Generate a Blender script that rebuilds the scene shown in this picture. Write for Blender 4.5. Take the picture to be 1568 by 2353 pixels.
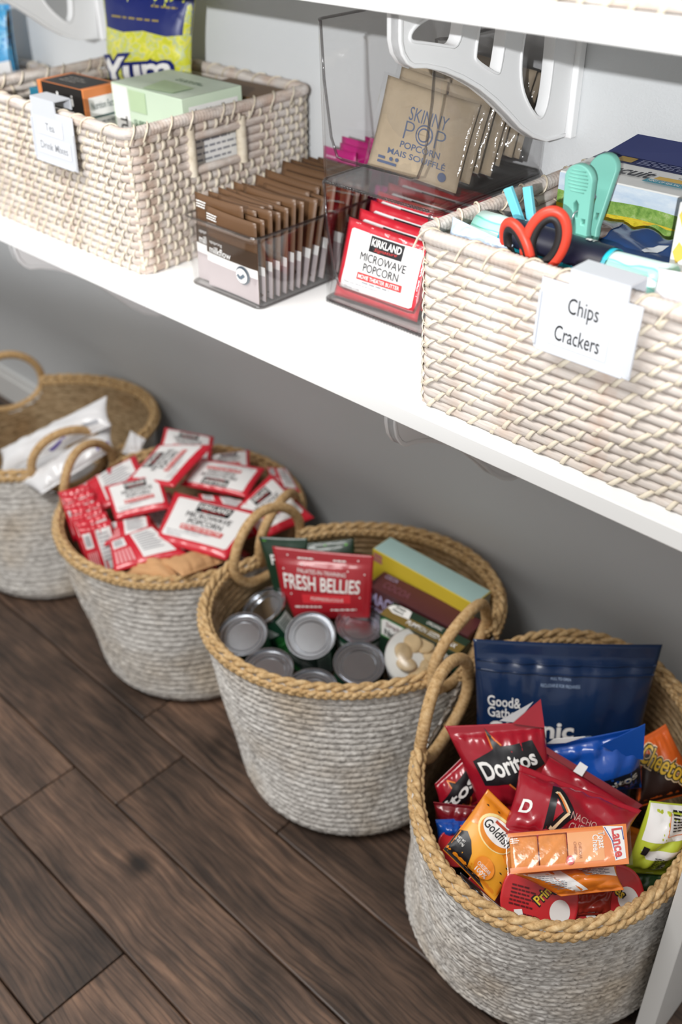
import bpy, bmesh, math, random
import numpy as np
from mathutils import Vector, Matrix

# ------------------------------------------------------------------ camera, world, lights, exposure
for o in list(bpy.data.objects):
    bpy.data.objects.remove(o)
scene = bpy.context.scene
COL = scene.collection

PITCH, YAW, ROLL = 0.617939, 0.778278, -0.016798
fw = Vector((-math.sin(YAW) * math.cos(PITCH), math.cos(YAW) * math.cos(PITCH), -math.sin(PITCH)))
rt = Vector((math.cos(YAW), math.sin(YAW), 0))
up = rt.cross(fw)
rt2 = rt * math.cos(ROLL) + up * math.sin(ROLL)
up2 = up * math.cos(ROLL) - rt * math.sin(ROLL)
cam_d = bpy.data.cameras.new('camera')
cam = bpy.data.objects.new('camera', cam_d)
COL.objects.link(cam)
cam.matrix_world = Matrix(((rt2.x, up2.x, -fw.x, 0), (rt2.y, up2.y, -fw.y, 0), (rt2.z, up2.z, -fw.z, 1.2), (0, 0, 0, 1)))
cam_d.sensor_fit = 'VERTICAL'
cam_d.sensor_height = 36
cam_d.sensor_width = 24
cam_d.lens = 35
cam_d.clip_start = 0.02
cam_d.dof.use_dof = True
cam_d.dof.focus_distance = 0.98
cam_d.dof.aperture_fstop = 3.5
scene.camera = cam

world = bpy.data.worlds.new('room_ambient')
scene.world = world
world.use_nodes = True
bg = world.node_tree.nodes['Background']
bg.inputs[0].default_value = (1.0, 0.98, 0.955, 1)
bg.inputs[1].default_value = 0.48

def light(name, kind, loc, target, power, color=(1, 1, 1), **k):
    d = bpy.data.lights.new(name, kind)
    d.energy = power
    d.color = color
    for a, b in k.items():
        setattr(d, a, b)
    o = bpy.data.objects.new(name, d)
    COL.objects.link(o)
    o.location = loc
    o.rotation_euler = (Vector(target) - Vector(loc)).to_track_quat('-Z', 'Y').to_euler()
    return o

KEY = light('key_flash', 'SPOT', (1.72, -3.30, 2.20), (-1.10, 0.90, 1.08), 730, (0.97, 0.985, 1.0),
            spot_size=math.radians(44), spot_blend=0.5, shadow_soft_size=0.03)
KEY.scale = (1.0, 0.28, 1.0)
CEIL = light('ceiling_light', 'AREA', (-0.85, -0.45, 2.45), (-0.80, 0.35, 0.5), 37, (1.0, 0.985, 0.96),
             shape='RECTANGLE', size=1.3, size_y=0.5)

vs = scene.view_settings
vs.view_transform = 'Standard'
vs.look = 'None'
vs.gamma = 1
vs.exposure = 0.24
vs.use_curve_mapping = False

# ------------------------------------------------------------------ materials
def lin(c):
    if isinstance(c, str):
        c = c.lstrip('#')
        c = [int(c[i:i + 2], 16) / 255 for i in (0, 2, 4)]
    return tuple(x / 12.92 if x <= 0.04045 else ((x + 0.055) / 1.055) ** 2.4 for x in c) + (1,)

MATS = {}

def nd(t, kind, **inp):
    n = t.nodes.new(kind)
    for k, v in inp.items():
        k = k.replace('_', ' ')
        if k in n.inputs:
            n.inputs[k].default_value = v
        else:
            setattr(n, k.replace(' ', '_'), v)
    return n

def ramp(t, stops):
    r = t.nodes.new('ShaderNodeValToRGB')
    e = r.color_ramp.elements
    while len(e) < len(stops):
        e.new(0.5)
    for i, (p, c) in enumerate(stops):
        e[i].position = p
        e[i].color = lin(c)
    return r

def base(name):
    m = bpy.data.materials.new(name)
    m.use_nodes = True
    t = m.node_tree
    return m, t, t.nodes['Principled BSDF'], t.links.new

def M(name, color='#808080', rough=0.5, metal=0.0, var=0.06, scale=40.0, bump=0.0, bscale=200.0, coat=0.0, spec=0.5):
    """plain coloured surface with a faint procedural mottle"""
    if name in MATS:
        return MATS[name]
    m, t, p, L = base(name)
    c = lin(color)
    tc = nd(t, 'ShaderNodeTexCoord')
    n = nd(t, 'ShaderNodeTexNoise', Scale=scale, Detail=3.0)
    L(tc.outputs['Object'], n.inputs['Vector'])
    r = t.nodes.new('ShaderNodeValToRGB')
    r.color_ramp.elements[0].position = 0.3
    r.color_ramp.elements[1].position = 0.7
    r.color_ramp.elements[0].color = tuple(x * (1 - var) for x in c[:3]) + (1,)
    r.color_ramp.elements[1].color = tuple(min(1, x * (1 + var)) for x in c[:3]) + (1,)
    L(n.outputs['Fac'], r.inputs[0])
    L(r.outputs[0], p.inputs['Base Color'])
    p.inputs['Roughness'].default_value = rough
    p.inputs['Metallic'].default_value = metal
    p.inputs['Specular IOR Level'].default_value = spec
    p.inputs['Coat Weight'].default_value = coat
    if bump:
        n2 = nd(t, 'ShaderNodeTexNoise', Scale=bscale, Detail=4.0)
        L(tc.outputs['Object'], n2.inputs['Vector'])
        b = nd(t, 'ShaderNodeBump', Strength=bump, Distance=0.002)
        L(n2.outputs['Fac'], b.inputs['Height'])
        L(b.outputs[0], p.inputs['Normal'])
    MATS[name] = m
    return m

def foil(name, color, rough=0.28):
    return M(name, color, rough, 0.0, 0.05, 25, 0.32, 48, 0.35)

def inkm(name, color):
    return M(name, color, 0.4, 0, 0.03, 30)

def clear_plastic(name, tint=(0.95, 0.95, 0.95), rough=0.03, refl=0.9, wrinkle=0.0):
    if name in MATS:
        return MATS[name]
    m = bpy.data.materials.new(name)
    m.use_nodes = True
    t = m.node_tree
    t.nodes.clear()
    L = t.links.new
    out = nd(t, 'ShaderNodeOutputMaterial')
    tr = nd(t, 'ShaderNodeBsdfTransparent')
    tr.inputs[0].default_value = tint + (1,)
    gl = nd(t, 'ShaderNodeBsdfGlossy', Roughness=rough)
    gl.inputs[0].default_value = (refl, refl, refl, 1)
    lw = nd(t, 'ShaderNodeLayerWeight', Blend=0.5)
    pwn = nd(t, 'ShaderNodeMath', operation='POWER')
    pwn.inputs[1].default_value = 3.5
    fr = nd(t, 'ShaderNodeMath', operation='MULTIPLY_ADD')
    fr.inputs[1].default_value = 0.6
    fr.inputs[2].default_value = 0.05
    L(lw.outputs['Facing'], pwn.inputs[0])
    L(pwn.outputs[0], fr.inputs[0])
    mx = nd(t, 'ShaderNodeMixShader')
    L(fr.outputs[0], mx.inputs[0])
    L(tr.outputs[0], mx.inputs[1])
    L(gl.outputs[0], mx.inputs[2])
    L(mx.outputs[0], out.inputs[0])
    if wrinkle:
        tc = nd(t, 'ShaderNodeTexCoord')
        n = nd(t, 'ShaderNodeTexNoise', Scale=70.0, Detail=3.0)
        L(tc.outputs['Object'], n.inputs['Vector'])
        b = nd(t, 'ShaderNodeBump', Strength=wrinkle, Distance=0.01)
        L(n.outputs['Fac'], b.inputs['Height'])
        L(b.outputs[0], gl.inputs['Normal'])
        L(b.outputs[0], lw.inputs['Normal'])
    MATS[name] = m
    return m

# ------------------------------------------------------------------ object helpers
def setp(o, label=None, cat=None, group=None, kind=None):
    if label: o['label'] = label
    if cat: o['category'] = cat
    if group: o['group'] = group
    if kind: o['kind'] = kind
    return o

def empty(name, loc=(0, 0, 0), label=None, cat=None, group=None, kind=None):
    o = bpy.data.objects.new(name, None)
    o.empty_display_size = 0.02
    o.location = loc
    COL.objects.link(o)
    return setp(o, label, cat, group, kind)

def add(name, me, parent=None):
    """link mesh given in world coordinates; a parent is an unrotated root"""
    o = bpy.data.objects.new(name, me)
    COL.objects.link(o)
    if parent is not None:
        o.parent = parent
        o.matrix_parent_inverse = Matrix.Translation(-parent_loc(parent))
    return o

def parent_loc(p):
    l = Vector(p.location)
    return l if p.parent is None else l   # sub-parents sit at their root's origin

def mk(name, V, Fc, mats, smooth=False, fm=None):
    me = bpy.data.meshes.new(name)
    V = np.asarray(V, dtype=float).reshape(-1, 3)
    if isinstance(Fc, np.ndarray) and Fc.ndim == 2:
        nf, k = Fc.shape
        me.vertices.add(len(V))
        me.vertices.foreach_set('co', V.ravel())
        me.loops.add(nf * k)
        me.loops.foreach_set('vertex_index', Fc.ravel().astype(np.int32))
        me.polygons.add(nf)
        me.polygons.foreach_set('loop_start', np.arange(0, nf * k, k, dtype=np.int32))
        me.update(calc_edges=True)
    else:
        me.from_pydata(V.tolist(), [], [list(map(int, f)) for f in Fc])
    if not isinstance(mats, (list, tuple)):
        mats = [mats]
    for m in mats:
        me.materials.append(m)
    if fm is not None:
        me.polygons.foreach_set('material_index', np.asarray(fm, dtype=np.int32))
    if smooth:
        me.polygons.foreach_set('use_smooth', np.ones(len(me.polygons), dtype=bool))
    me.update()
    return me

def part(name, V, Fc, mats, parent=None, smooth=False, fm=None):
    return add(name, mk(name, V, Fc, mats, smooth, fm), parent)

def gridf(n, m, cu=False, cv=False, base=0):
    """quads of an n x m vertex grid"""
    i = np.arange(n if cu else n - 1)
    j = np.arange(m if cv else m - 1)
    I, J = np.meshgrid(i, j, indexing='ij')
    I2, J2 = (I + 1) % n, (J + 1) % m
    return np.stack([I * m + J, I2 * m + J, I2 * m + J2, I * m + J2], -1).reshape(-1, 4) + base

def join(*parts):
    V, Fl, fm = [], [], []
    k = 0
    for idx, (v, f) in enumerate(parts):
        v = np.asarray(v, float).reshape(-1, 3)
        V.append(v)
        for q in f:
            Fl.append([int(x) + k for x in q])
            fm.append(idx)
        k += len(v)
    return np.concatenate(V), Fl, fm

def boxg(x0, x1, y0, y1, z0, z1):
    V = [(x, y, z) for x in (x0, x1) for y in (y0, y1) for z in (z0, z1)]
    Fc = [(0, 1, 3, 2), (4, 6, 7, 5), (0, 4, 5, 1), (2, 3, 7, 6), (0, 2, 6, 4), (1, 5, 7, 3)]
    return np.array(V), Fc

def bevel_mesh(me, w=0.002, seg=2, ang=0.6):
    bm = bmesh.new()
    bm.from_mesh(me)
    bm.normal_update()
    es = [e for e in bm.edges if len(e.link_faces) == 2 and e.calc_face_angle(0) > ang]
    bmesh.ops.bevel(bm, geom=es, offset=w, segments=seg, profile=0.5, affect='EDGES', clamp_overlap=True)
    bm.to_mesh(me)
    bm.free()
    return me

def box(name, x0, x1, y0, y1, z0, z1, m, parent=None, bev=0.002, seg=2):
    V, Fc = boxg(x0, x1, y0, y1, z0, z1)
    me = mk(name, V, Fc, m)
    if bev:
        bevel_mesh(me, bev, seg)
    return add(name, me, parent)

def frame_box(name, c, ex, ey, ez, dx, dy, dz, m, parent=None, bev=0.0015, seg=2):
    """box centred on c with half-sizes dx,dy,dz along unit vectors"""
    V, Fc = boxg(-dx, dx, -dy, dy, -dz, dz)
    R = np.stack([ex, ey, ez], 0)
    me = mk(name, V @ R + np.asarray(c), Fc, m)
    if bev:
        bevel_mesh(me, bev, seg)
    return add(name, me, parent)

def unit(v):
    v = np.asarray(v, float)
    return v / np.linalg.norm(v)

def tube(P, r, k=8, closed=False, caps=True, prof=None):
    """tube along points P (n,3); r scalar or (n,)"""
    P = np.asarray(P, float)
    n = len(P)
    T = np.roll(P, -1, 0) - np.roll(P, 1, 0)
    if not closed:
        T[0] = P[1] - P[0]
        T[-1] = P[-1] - P[-2]
    T /= np.linalg.norm(T, axis=1)[:, None]
    ref = np.array([0, 0, 1.0]) if abs(T[0][2]) < 0.9 else np.array([1.0, 0, 0])
    N = np.zeros_like(P)
    a = unit(np.cross(T[0], ref))
    for i in range(n):
        a = a - T[i] * (a @ T[i])
        a = unit(a)
        N[i] = a
    B = np.cross(T, N)
    th = np.linspace(0, 2 * np.pi, k, endpoint=False)
    r = np.broadcast_to(np.asarray(r, float), (n,))
    V = P[:, None] + r[:, None, None] * (np.cos(th)[None, :, None] * N[:, None] + np.sin(th)[None, :, None] * B[:, None])
    Fc = gridf(n, k, closed, True).tolist()
    V = V.reshape(-1, 3)
    if caps and not closed:
        Fc.append(list(range(k))[::-1])
        Fc.append([(n - 1) * k + i for i in range(k)])
    return V, Fc

def lathe(prof, k=40, c=(0, 0, 0), ex=(1, 0, 0), ey=(0, 1, 0), ez=(0, 0, 1), caps=True):
    """prof: list of (r, z)"""
    th = np.linspace(0, 2 * np.pi, k, endpoint=False)
    ex, ey, ez = map(lambda v: np.asarray(v, float), (ex, ey, ez))
    V = []
    for r, z in prof:
        V.append(np.asarray(c) + r * (np.cos(th)[:, None] * ex + np.sin(th)[:, None] * ey) + z * ez)
    V = np.concatenate(V)
    n = len(prof)
    Fc = gridf(n, k, False, True)[:, ::-1].tolist()
    if caps:
        Fc.append(list(range(k))[::-1])
        Fc.append([(n - 1) * k + i for i in range(k)])
    return V, Fc

def frame_for(ez, hint=(1, 0, 0)):
    ez = unit(ez)
    ex = np.asarray(hint, float)
    ex = unit(ex - ez * (ex @ ez))
    return ex, np.cross(ez, ex), ez

# ------------------------------------------------------------------ printed surfaces
class Surf:
    """a panel spanned by four 3-D corners (TL,TR,BR,BL) with relief along its normal"""
    def __init__(s, q, hf=None, warp=None, post=None):
        s.q = np.asarray(q, float)
        s.ex = unit((s.q[1] - s.q[0]) + (s.q[2] - s.q[3]))
        y = (s.q[0] - s.q[3]) + (s.q[1] - s.q[2])
        s.n = unit(np.cross(s.ex, y))
        s.ey = np.cross(s.n, s.ex)
        s.w = (np.linalg.norm(s.q[1] - s.q[0]) + np.linalg.norm(s.q[2] - s.q[3])) / 2
        s.h = (np.linalg.norm(s.q[3] - s.q[0]) + np.linalg.norm(s.q[2] - s.q[1])) / 2
        s.hf, s.warp, s.post = hf, warp, post
        s.flat = hf is None and post is None

    def __call__(s, u, v, off=0.0, side=1.0):
        u = np.asarray(u, float)
        v = np.asarray(v, float)
        hh = s.hf(u, v) if s.hf else np.zeros_like(u)
        uu, vv = s.warp(u, v) if s.warp else (u, v)
        uu, vv = uu[..., None], vv[..., None]
        P = (s.q[0] * (1 - uu) + s.q[1] * uu) * (1 - vv) + (s.q[3] * (1 - uu) + s.q[2] * uu) * vv
        P = P + s.n * (hh * side + off)[..., None]
        if s.post:
            P = s.post(P, u, v, s)
        return P

class CylSurf:
    """label wrapped on a cylinder: u around, v downwards"""
    def __init__(s, c, ex, ey, ez, r, top, bot, a0, a1):
        s.c, s.ex, s.ey, s.ez = [np.asarray(v, float) for v in (c, ex, ey, ez)]
        s.r, s.top, s.bot, s.a0, s.a1 = r, top, bot, a0, a1
        s.w = r * abs(a1 - a0)
        s.h = top - bot
        s.flat = False

    def __call__(s, u, v, off=0.0):
        a = s.a0 + (s.a1 - s.a0) * np.asarray(u)
        z = s.top + (s.bot - s.top) * np.asarray(v)
        rr_ = (s.r + np.broadcast_to(np.asarray(off, float), a.shape))[..., None]
        return s.c + rr_ * (np.cos(a)[..., None] * s.ex + np.sin(a)[..., None] * s.ey) + z[..., None] * s.ez

TEXT = {}

def text2d(body, bold=0.0, shear=0.0):
    key = (body, bold, shear)
    if key not in TEXT:
        cu = bpy.data.curves.new('t', 'FONT')
        cu.body = body
        cu.size = 1
        cu.offset = bold
        cu.shear = shear
        cu.resolution_u = 3
        cu.align_x = 'CENTER'
        cu.align_y = 'CENTER'
        cu.space_line = 0.9
        ob = bpy.data.objects.new('t', cu)
        me = bpy.data.meshes.new_from_object(ob)
        V = np.array([v.co[:2] for v in me.vertices])
        Fc = [list(p.vertices) for p in me.polygons]
        bpy.data.objects.remove(ob)
        bpy.data.curves.remove(cu)
        bpy.data.meshes.remove(me)
        lo, hi = V.min(0), V.max(0)
        V = (V - (lo + hi) / 2) / (hi - lo)
        TEXT[key] = (V, Fc)
    return TEXT[key]

def shape2d(s, sp):
    """shape spec -> (V in uv, faces).  specs:
    t body uc vc w h [rot bold shear]; r u0 v0 u1 v1; e uc vc ru rv; p [(u,v)..]; l [(u,v)..] width"""
    k = sp[0]
    if k == 't':
        body, uc, vc, w, h = sp[1:6]
        rot, bold, shear = (list(sp[6:]) + [0, 0, 0])[:3]
        V, Fc = text2d(body, bold, shear)
        X = V[:, 0] * w * s.w
        Y = V[:, 1] * h * s.h
        c, d = math.cos(math.radians(rot)), math.sin(math.radians(rot))
        return np.stack([uc + (X * c - Y * d) / s.w, vc - (X * d + Y * c) / s.h], 1), Fc
    if k == 'r':
        u0, v0, u1, v1 = sp[1:5]
        return np.array([(u0, v1), (u1, v1), (u1, v0), (u0, v0)]), [[0, 1, 2, 3]]
    if k == 'e':
        uc, vc, ru, rv = sp[1:5]
        n = 28
        a = np.linspace(0, 2 * np.pi, n, endpoint=False)
        return np.stack([uc + ru * np.cos(a), vc - rv * np.sin(a)], 1), [list(range(n))]
    if k == 'p':
        return np.array(sp[1], float), [list(range(len(sp[1])))]
    if k == 'l':
        P = np.array(sp[1], float)
        w = sp[2]
        V, Fc = [], []
        for a, b in zip(P[:-1], P[1:]):
            d = (b - a) * [s.w, s.h]
            d /= np.linalg.norm(d)
            nn = np.array([-d[1] / s.w, d[0] / s.h]) * w / 2
            k0 = len(V)
            V += [a + nn, b + nn, b - nn, a - nn]
            Fc.append([k0, k0 + 1, k0 + 2, k0 + 3])
        return np.array(V), Fc

def decal(name, s, shapes, m, parent, layer=1, grid=9, off=0.0005):
    bm = bmesh.new()
    for sp in shapes:
        V, Fc = shape2d(s, sp)
        vs_ = [bm.verts.new((v[0], v[1], 0)) for v in V]
        for f in Fc:
            try:
                bm.faces.new([vs_[i] for i in f])
            except ValueError:
                pass
    if not s.flat:
        bmesh.ops.triangulate(bm, faces=[f for f in bm.faces if len(f.verts) > 4])
        lo = [min(v.co[i] for v in bm.verts) for i in (0, 1)]
        hi = [max(v.co[i] for v in bm.verts) for i in (0, 1)]
        for ax in (0, 1):
            for i in range(1, grid * 2):
                p = i / (grid * 2)
                if lo[ax] < p < hi[ax]:
                    co = (p, 0, 0) if ax == 0 else (0, p, 0)
                    no = (1, 0, 0) if ax == 0 else (0, 1, 0)
                    bmesh.ops.bisect_plane(bm, geom=bm.verts[:] + bm.edges[:] + bm.faces[:], plane_co=co, plane_no=no)
    else:
        bmesh.ops.triangulate(bm, faces=[f for f in bm.faces if len(f.verts) > 4])
    me = bpy.data.meshes.new(name)
    bm.to_mesh(me)
    bm.free()
    n = len(me.vertices)
    co = np.empty(n * 3)
    me.vertices.foreach_get('co', co)
    co = co.reshape(-1, 3)
    P = s(co[:, 0], co[:, 1], off=np.full(n, off * layer))
    me.vertices.foreach_set('co', P.ravel())
    me.materials.append(m)
    me.polygons.foreach_set('use_smooth', np.ones(len(me.polygons), dtype=bool))
    me.update()
    return add(name, me, parent)

def prints(s, parent, groups, grid=9, off=0.0005):
    for i, g in enumerate(groups):
        name, m, shapes = g[:3]
        big = []
        for sp in shapes:
            if sp[0] in 'rep' and len(shapes) > 1:
                v_ = shape2d(s, sp)[0]
                if np.prod(v_.max(0) - v_.min(0)) > 0.0015:
                    big.append(sp)
        for sp in big:
            decal(name, s, [sp], m, parent, i + 1, grid, off)
        shapes = [sp for sp in shapes if not any(sp is b_ for b_ in big)]
        if not shapes:
            continue
        o = decal(name, s, shapes, m, parent, i + 1, grid, off)
        if len(g) > 3:
            o['label'] = g[3]

def pillow(T, st=0.07, sb=0.07, wr=0.0015, seed=0, pw=0.5, waves=5, side_seal=0.0):
    rs = np.random.RandomState(seed)
    W = [(rs.uniform(-1, 1), rs.uniform(-1, 1), rs.uniform(0, 6.3), rs.uniform(3, 9), rs.uniform(0.3, 1)) for _ in range(waves)]
    E = [(rs.uniform(9, 26), rs.uniform(0, 6.3), rs.uniform(0.4, 1)) for _ in range(4)]

    def h(u, v):
        vv = np.clip((v - st) / (1 - st - sb), 0, 1)
        uu = np.clip((u - side_seal) / (1 - 2 * side_seal), 0, 1)
        bu = np.clip(4 * uu * (1 - uu), 0, 1) ** pw
        bv = np.clip(4 * vv * (1 - vv), 0, 1) ** (pw * 0.9)
        r = T * bu * bv
        w = 0
        for a, b, p, f, am in W:
            w = w + am * (np.abs(np.sin(f * (a * u + b * v) + p)) - 0.6)
        e = 0
        for f, p, am in E:
            e = e + am * (np.abs(np.sin(f * u + p + 2 * v)) - 0.6)
        edge = np.exp(-vv * 5.5) + np.exp(-(1 - vv) * 5.5)
        r = r + wr * bu * bv * w + wr * 0.9 * e * edge * (bu ** 0.6) * np.clip(bv * 4, 0, 1)
        seal = ((v < st) | (v > 1 - sb))
        r = np.where(seal, 0.0005 + 0.0004 * np.sin(v * 260), r + 0.0005)
        return r
    return h

def waist(k=0.05, kv=0.02):
    def f(u, v):
        return 0.5 + (u - 0.5) * (1 - k * np.sin(np.pi * np.clip(v, 0, 1))), 0.5 + (v - 0.5) * (1 - kv * np.sin(np.pi * np.clip(u, 0, 1)))
    return f

def bag(name, q, T, mat, label, cat, group=None, st=0.07, sb=0.07, wr=0.0015, seed=0, back=None, nu=36, nv=40, waistk=0.05,
        post=None, pw=0.5, side_seal=0.0, backT=0.6, waves=5, root=None):
    s = Surf(q, pillow(T, st, sb, wr, seed, pw, waves, side_seal), waist(waistk), post)
    u, v = np.meshgrid(np.linspace(0, 1, nu), np.linspace(0, 1, nv), indexing='ij')
    A = s(u, v).reshape(-1, 3)
    B = s(u, v, side=-backT).reshape(-1, 3)
    F1 = gridf(nu, nv)[:, ::-1]
    F2 = gridf(nu, nv) + nu * nv
    rim = []
    idx = np.arange(nu * nv).reshape(nu, nv)
    loop = np.concatenate([idx[:, 0], idx[-1, 1:], idx[-2::-1, -1], idx[0, -2:0:-1]])
    l2 = np.roll(loop, -1)
    F3 = np.stack([loop, l2, l2 + nu * nv, loop + nu * nv], 1)
    Fc = np.concatenate([F1, F2, F3])
    fm = np.concatenate([np.zeros(len(F1)), np.full(len(F2), 1 if back else 0), np.zeros(len(F3))])
    mats = [mat, back] if back else [mat]
    V = np.concatenate([A, B])
    if root is None:
        c = V.mean(0)
        root = empty(name, tuple(c), label, cat, group)
    b = part('bag_body', V, Fc, mats, root, True, fm)
    s.root = root
    s.body = b
    return s

# ------------------------------------------------------------------ the setting
WALL_Y, SH_F, SH_T, SH_B = 0.998, 0.656, 0.7135, 0.6945
TOP_B, TOP_T = 1.0635, 1.0825
m_wall = M('wall_paint', '#d1d3d4', 0.85, 0, 0.015, 6, 0.25, 380)
m_white = M('white_melamine', '#f1f1f0', 0.38, 0, 0.01, 10)
m_trim = M('white_trim_paint', '#dcdcda', 0.5, 0, 0.02, 10)
m_brk = M('white_bracket_plastic', '#f3f3f3', 0.4, 0, 0.01, 20)

setp(box('wall_back', -3.2, 1.2, WALL_Y, WALL_Y + 0.1, -0.03, 2.5, m_wall, None, 0), kind='structure')
setp(box('unseen_wall_left', -2.45, -2.35, -1.2, WALL_Y, -0.03, 2.5, m_wall, None, 0), kind='structure')  # unseen side wall, added to block ambient light and darken the left end
me = mk('baseboard_back', *[(lambda a: (a[0], a[1]))(join(boxg(-2.35, 1.2, WALL_Y - 0.014, WALL_Y, 0, 0.066), boxg(-2.35, 1.2, WALL_Y - 0.009, WALL_Y, 0.066, 0.082)))][0], m_trim)
setp(add('baseboard_back', me), kind='structure')

def wood_floor():
    m, t, p, L = base('dark_stained_plank')
    tc = nd(t, 'ShaderNodeTexCoord')
    oi = nd(t, 'ShaderNodeObjectInfo')
    mp = nd(t, 'ShaderNodeMapping')
    cmb = nd(t, 'ShaderNodeCombineXYZ')
    mul = nd(t, 'ShaderNodeMath', operation='MULTIPLY')
    mul.inputs[1].default_value = 37.0
    L(oi.outputs['Random'], mul.inputs[0])
    for k in (0, 1, 2):
        L(mul.outputs[0], cmb.inputs[k])
    L(tc.outputs['Object'], mp.inputs['Vector'])
    L(cmb.outputs[0], mp.inputs['Location'])
    # long grain, swirled by a low-frequency field
    sw = nd(t, 'ShaderNodeTexNoise', Scale=5.0, Detail=2.0)
    L(mp.outputs[0], sw.inputs['Vector'])
    mixv = nd(t, 'ShaderNodeVectorMath', operation='MULTIPLY_ADD')
    mixv.inputs[1].default_value = (0.0, 0.035, 0.0)
    L(sw.outputs['Color'], mixv.inputs[0])
    L(mp.outputs[0], mixv.inputs[2])
    st = nd(t, 'ShaderNodeMapping')
    st.inputs['Scale'].default_value = (5.0, 70.0, 5.0)
    L(mixv.outputs[0], st.inputs['Vector'])
    g = nd(t, 'ShaderNodeTexNoise', Scale=1.6, Detail=7.0, Roughness=0.62)
    L(st.outputs[0], g.inputs['Vector'])
    pt = nd(t, 'ShaderNodeTexNoise', Scale=7.0, Detail=5.0, Roughness=0.6)
    st2 = nd(t, 'ShaderNodeMapping')
    st2.inputs['Scale'].default_value = (0.8, 1.7, 1.0)
    L(mp.outputs[0], st2.inputs['Vector'])
    L(st2.outputs[0], pt.inputs['Vector'])
    r1 = ramp(t, [(0.2, '#2c2520'), (0.42, '#55453a'), (0.58, '#705a49'), (0.85, '#967c64')])
    L(g.outputs['Fac'], r1.inputs[0])
    r2 = ramp(t, [(0.28, '#55504d'), (0.5, '#9c8f85'), (0.75, '#d8c0a8')])
    L(pt.outputs['Fac'], r2.inputs[0])
    mx = nd(t, 'ShaderNodeMix', data_type='RGBA', blend_type='MULTIPLY')
    mx.inputs[0].default_value = 0.95
    L(r1.outputs[0], mx.inputs[6])
    L(r2.outputs[0], mx.inputs[7])
    # growth-ring lines and knots
    wv = nd(t, 'ShaderNodeTexWave', Scale=22.0, Distortion=10.0, Detail=4.0, Detail_Scale=1.6)
    wv.bands_direction = 'Y'
    st3 = nd(t, 'ShaderNodeMapping')
    st3.inputs['Scale'].default_value = (0.12, 1.6, 1.0)
    L(mixv.outputs[0], st3.inputs['Vector'])
    L(st3.outputs[0], wv.inputs['Vector'])
    r3 = ramp(t, [(0.0, '#ffffff'), (0.78, '#ffffff'), (0.95, '#6a615c')])
    L(wv.outputs['Fac'], r3.inputs[0])
    mx2 = nd(t, 'ShaderNodeMix', data_type='RGBA', blend_type='MULTIPLY')
    mx2.inputs[0].default_value = 0.45
    L(mx.outputs[2], mx2.inputs[6])
    L(r3.outputs[0], mx2.inputs[7])
    vo = nd(t, 'ShaderNodeTexVoronoi', Scale=3.2)
    L(mixv.outputs[0], vo.inputs['Vector'])
    r4 = ramp(t, [(0.03, '#1a1613'), (0.10, '#ffffff')])
    L(vo.outputs['Distance'], r4.inputs[0])
    mx3 = nd(t, 'ShaderNodeMix', data_type='RGBA', blend_type='MULTIPLY')
    mx3.inputs[0].default_value = 0.85
    L(mx2.outputs[2], mx3.inputs[6])
    L(r4.outputs[0], mx3.inputs[7])
    hsv = nd(t, 'ShaderNodeHueSaturation', Saturation=0.85)
    mr = nd(t, 'ShaderNodeMapRange')
    mr.inputs[3].default_value = 1.5
    mr.inputs[4].default_value = 2.35
    L(oi.outputs['Random'], mr.inputs[0])
    L(mr.outputs[0], hsv.inputs['Value'])
    L(mx3.outputs[2], hsv.inputs['Color'])
    L(hsv.outputs[0], p.inputs['Base Color'])
    p.inputs['Roughness'].default_value = 0.42
    rr = nd(t, 'ShaderNodeMapRange')
    rr.inputs[3].default_value = 0.34
    rr.inputs[4].default_value = 0.58
    L(pt.outputs['Fac'], rr.inputs[0])
    L(rr.outputs[0], p.inputs['Roughness'])
    b = nd(t, 'ShaderNodeBump', Strength=0.35, Distance=0.0015)
    L(g.outputs['Fac'], b.inputs['Height'])
    L(b.outputs[0], p.inputs['Normal'])
    return m

m_plank = wood_floor()
floor = setp(box('floor', -3.2, 1.2, -1.2, WALL_Y + 0.1, -0.06, -0.016, M('floor_base_dark', '#1c1714', 0.9), None, 0), kind='structure')
PW = 0.1293
y_ref = 0.3095
cuts = {0: [-1.016], 1: [-0.911], 2: [-1.02, -0.702], -1: [-0.71], 3: [-0.62], 4: [-1.2], 5: [-0.5], -2: [-1.35], -3: [-0.4]}
rs = random.Random(4)
for k in range(-5, 6):
    ya, yb = y_ref + k * PW, y_ref + (k + 1) * PW
    if ya > WALL_Y - 0.02:
        continue
    yb = min(yb, WALL_Y - 0.006)
    cs = sorted(cuts.get(k, [rs.uniform(-1.3, -0.3)]))
    xs = [cs[0] - rs.uniform(0.75, 1.0)] + cs + [cs[-1] + rs.uniform(0.75, 1.0)]
    if xs[0] > -2.25:
        xs = [-2.345] + xs
    if xs[-1] < 0.75:
        xs = xs + [1.1]
    xs[0] = max(xs[0], -2.345)
    for a, b_ in zip(xs[:-1], xs[1:]):
        zt = rs.uniform(-0.0004, 0.0004)
        V, Fc = boxg(-(b_ - a) / 2 + 0.0008, (b_ - a) / 2 - 0.0008, -(yb - ya) / 2 + 0.0008, (yb - ya) / 2 - 0.0008, -0.016, 0)
        me = bevel_mesh(mk('plank', V, Fc, m_plank), 0.0028, 2)
        o = bpy.data.objects.new('plank', me)
        COL.objects.link(o)
        o.location = ((a + b_) / 2, (ya + yb) / 2, zt)
        o.parent = floor

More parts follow.
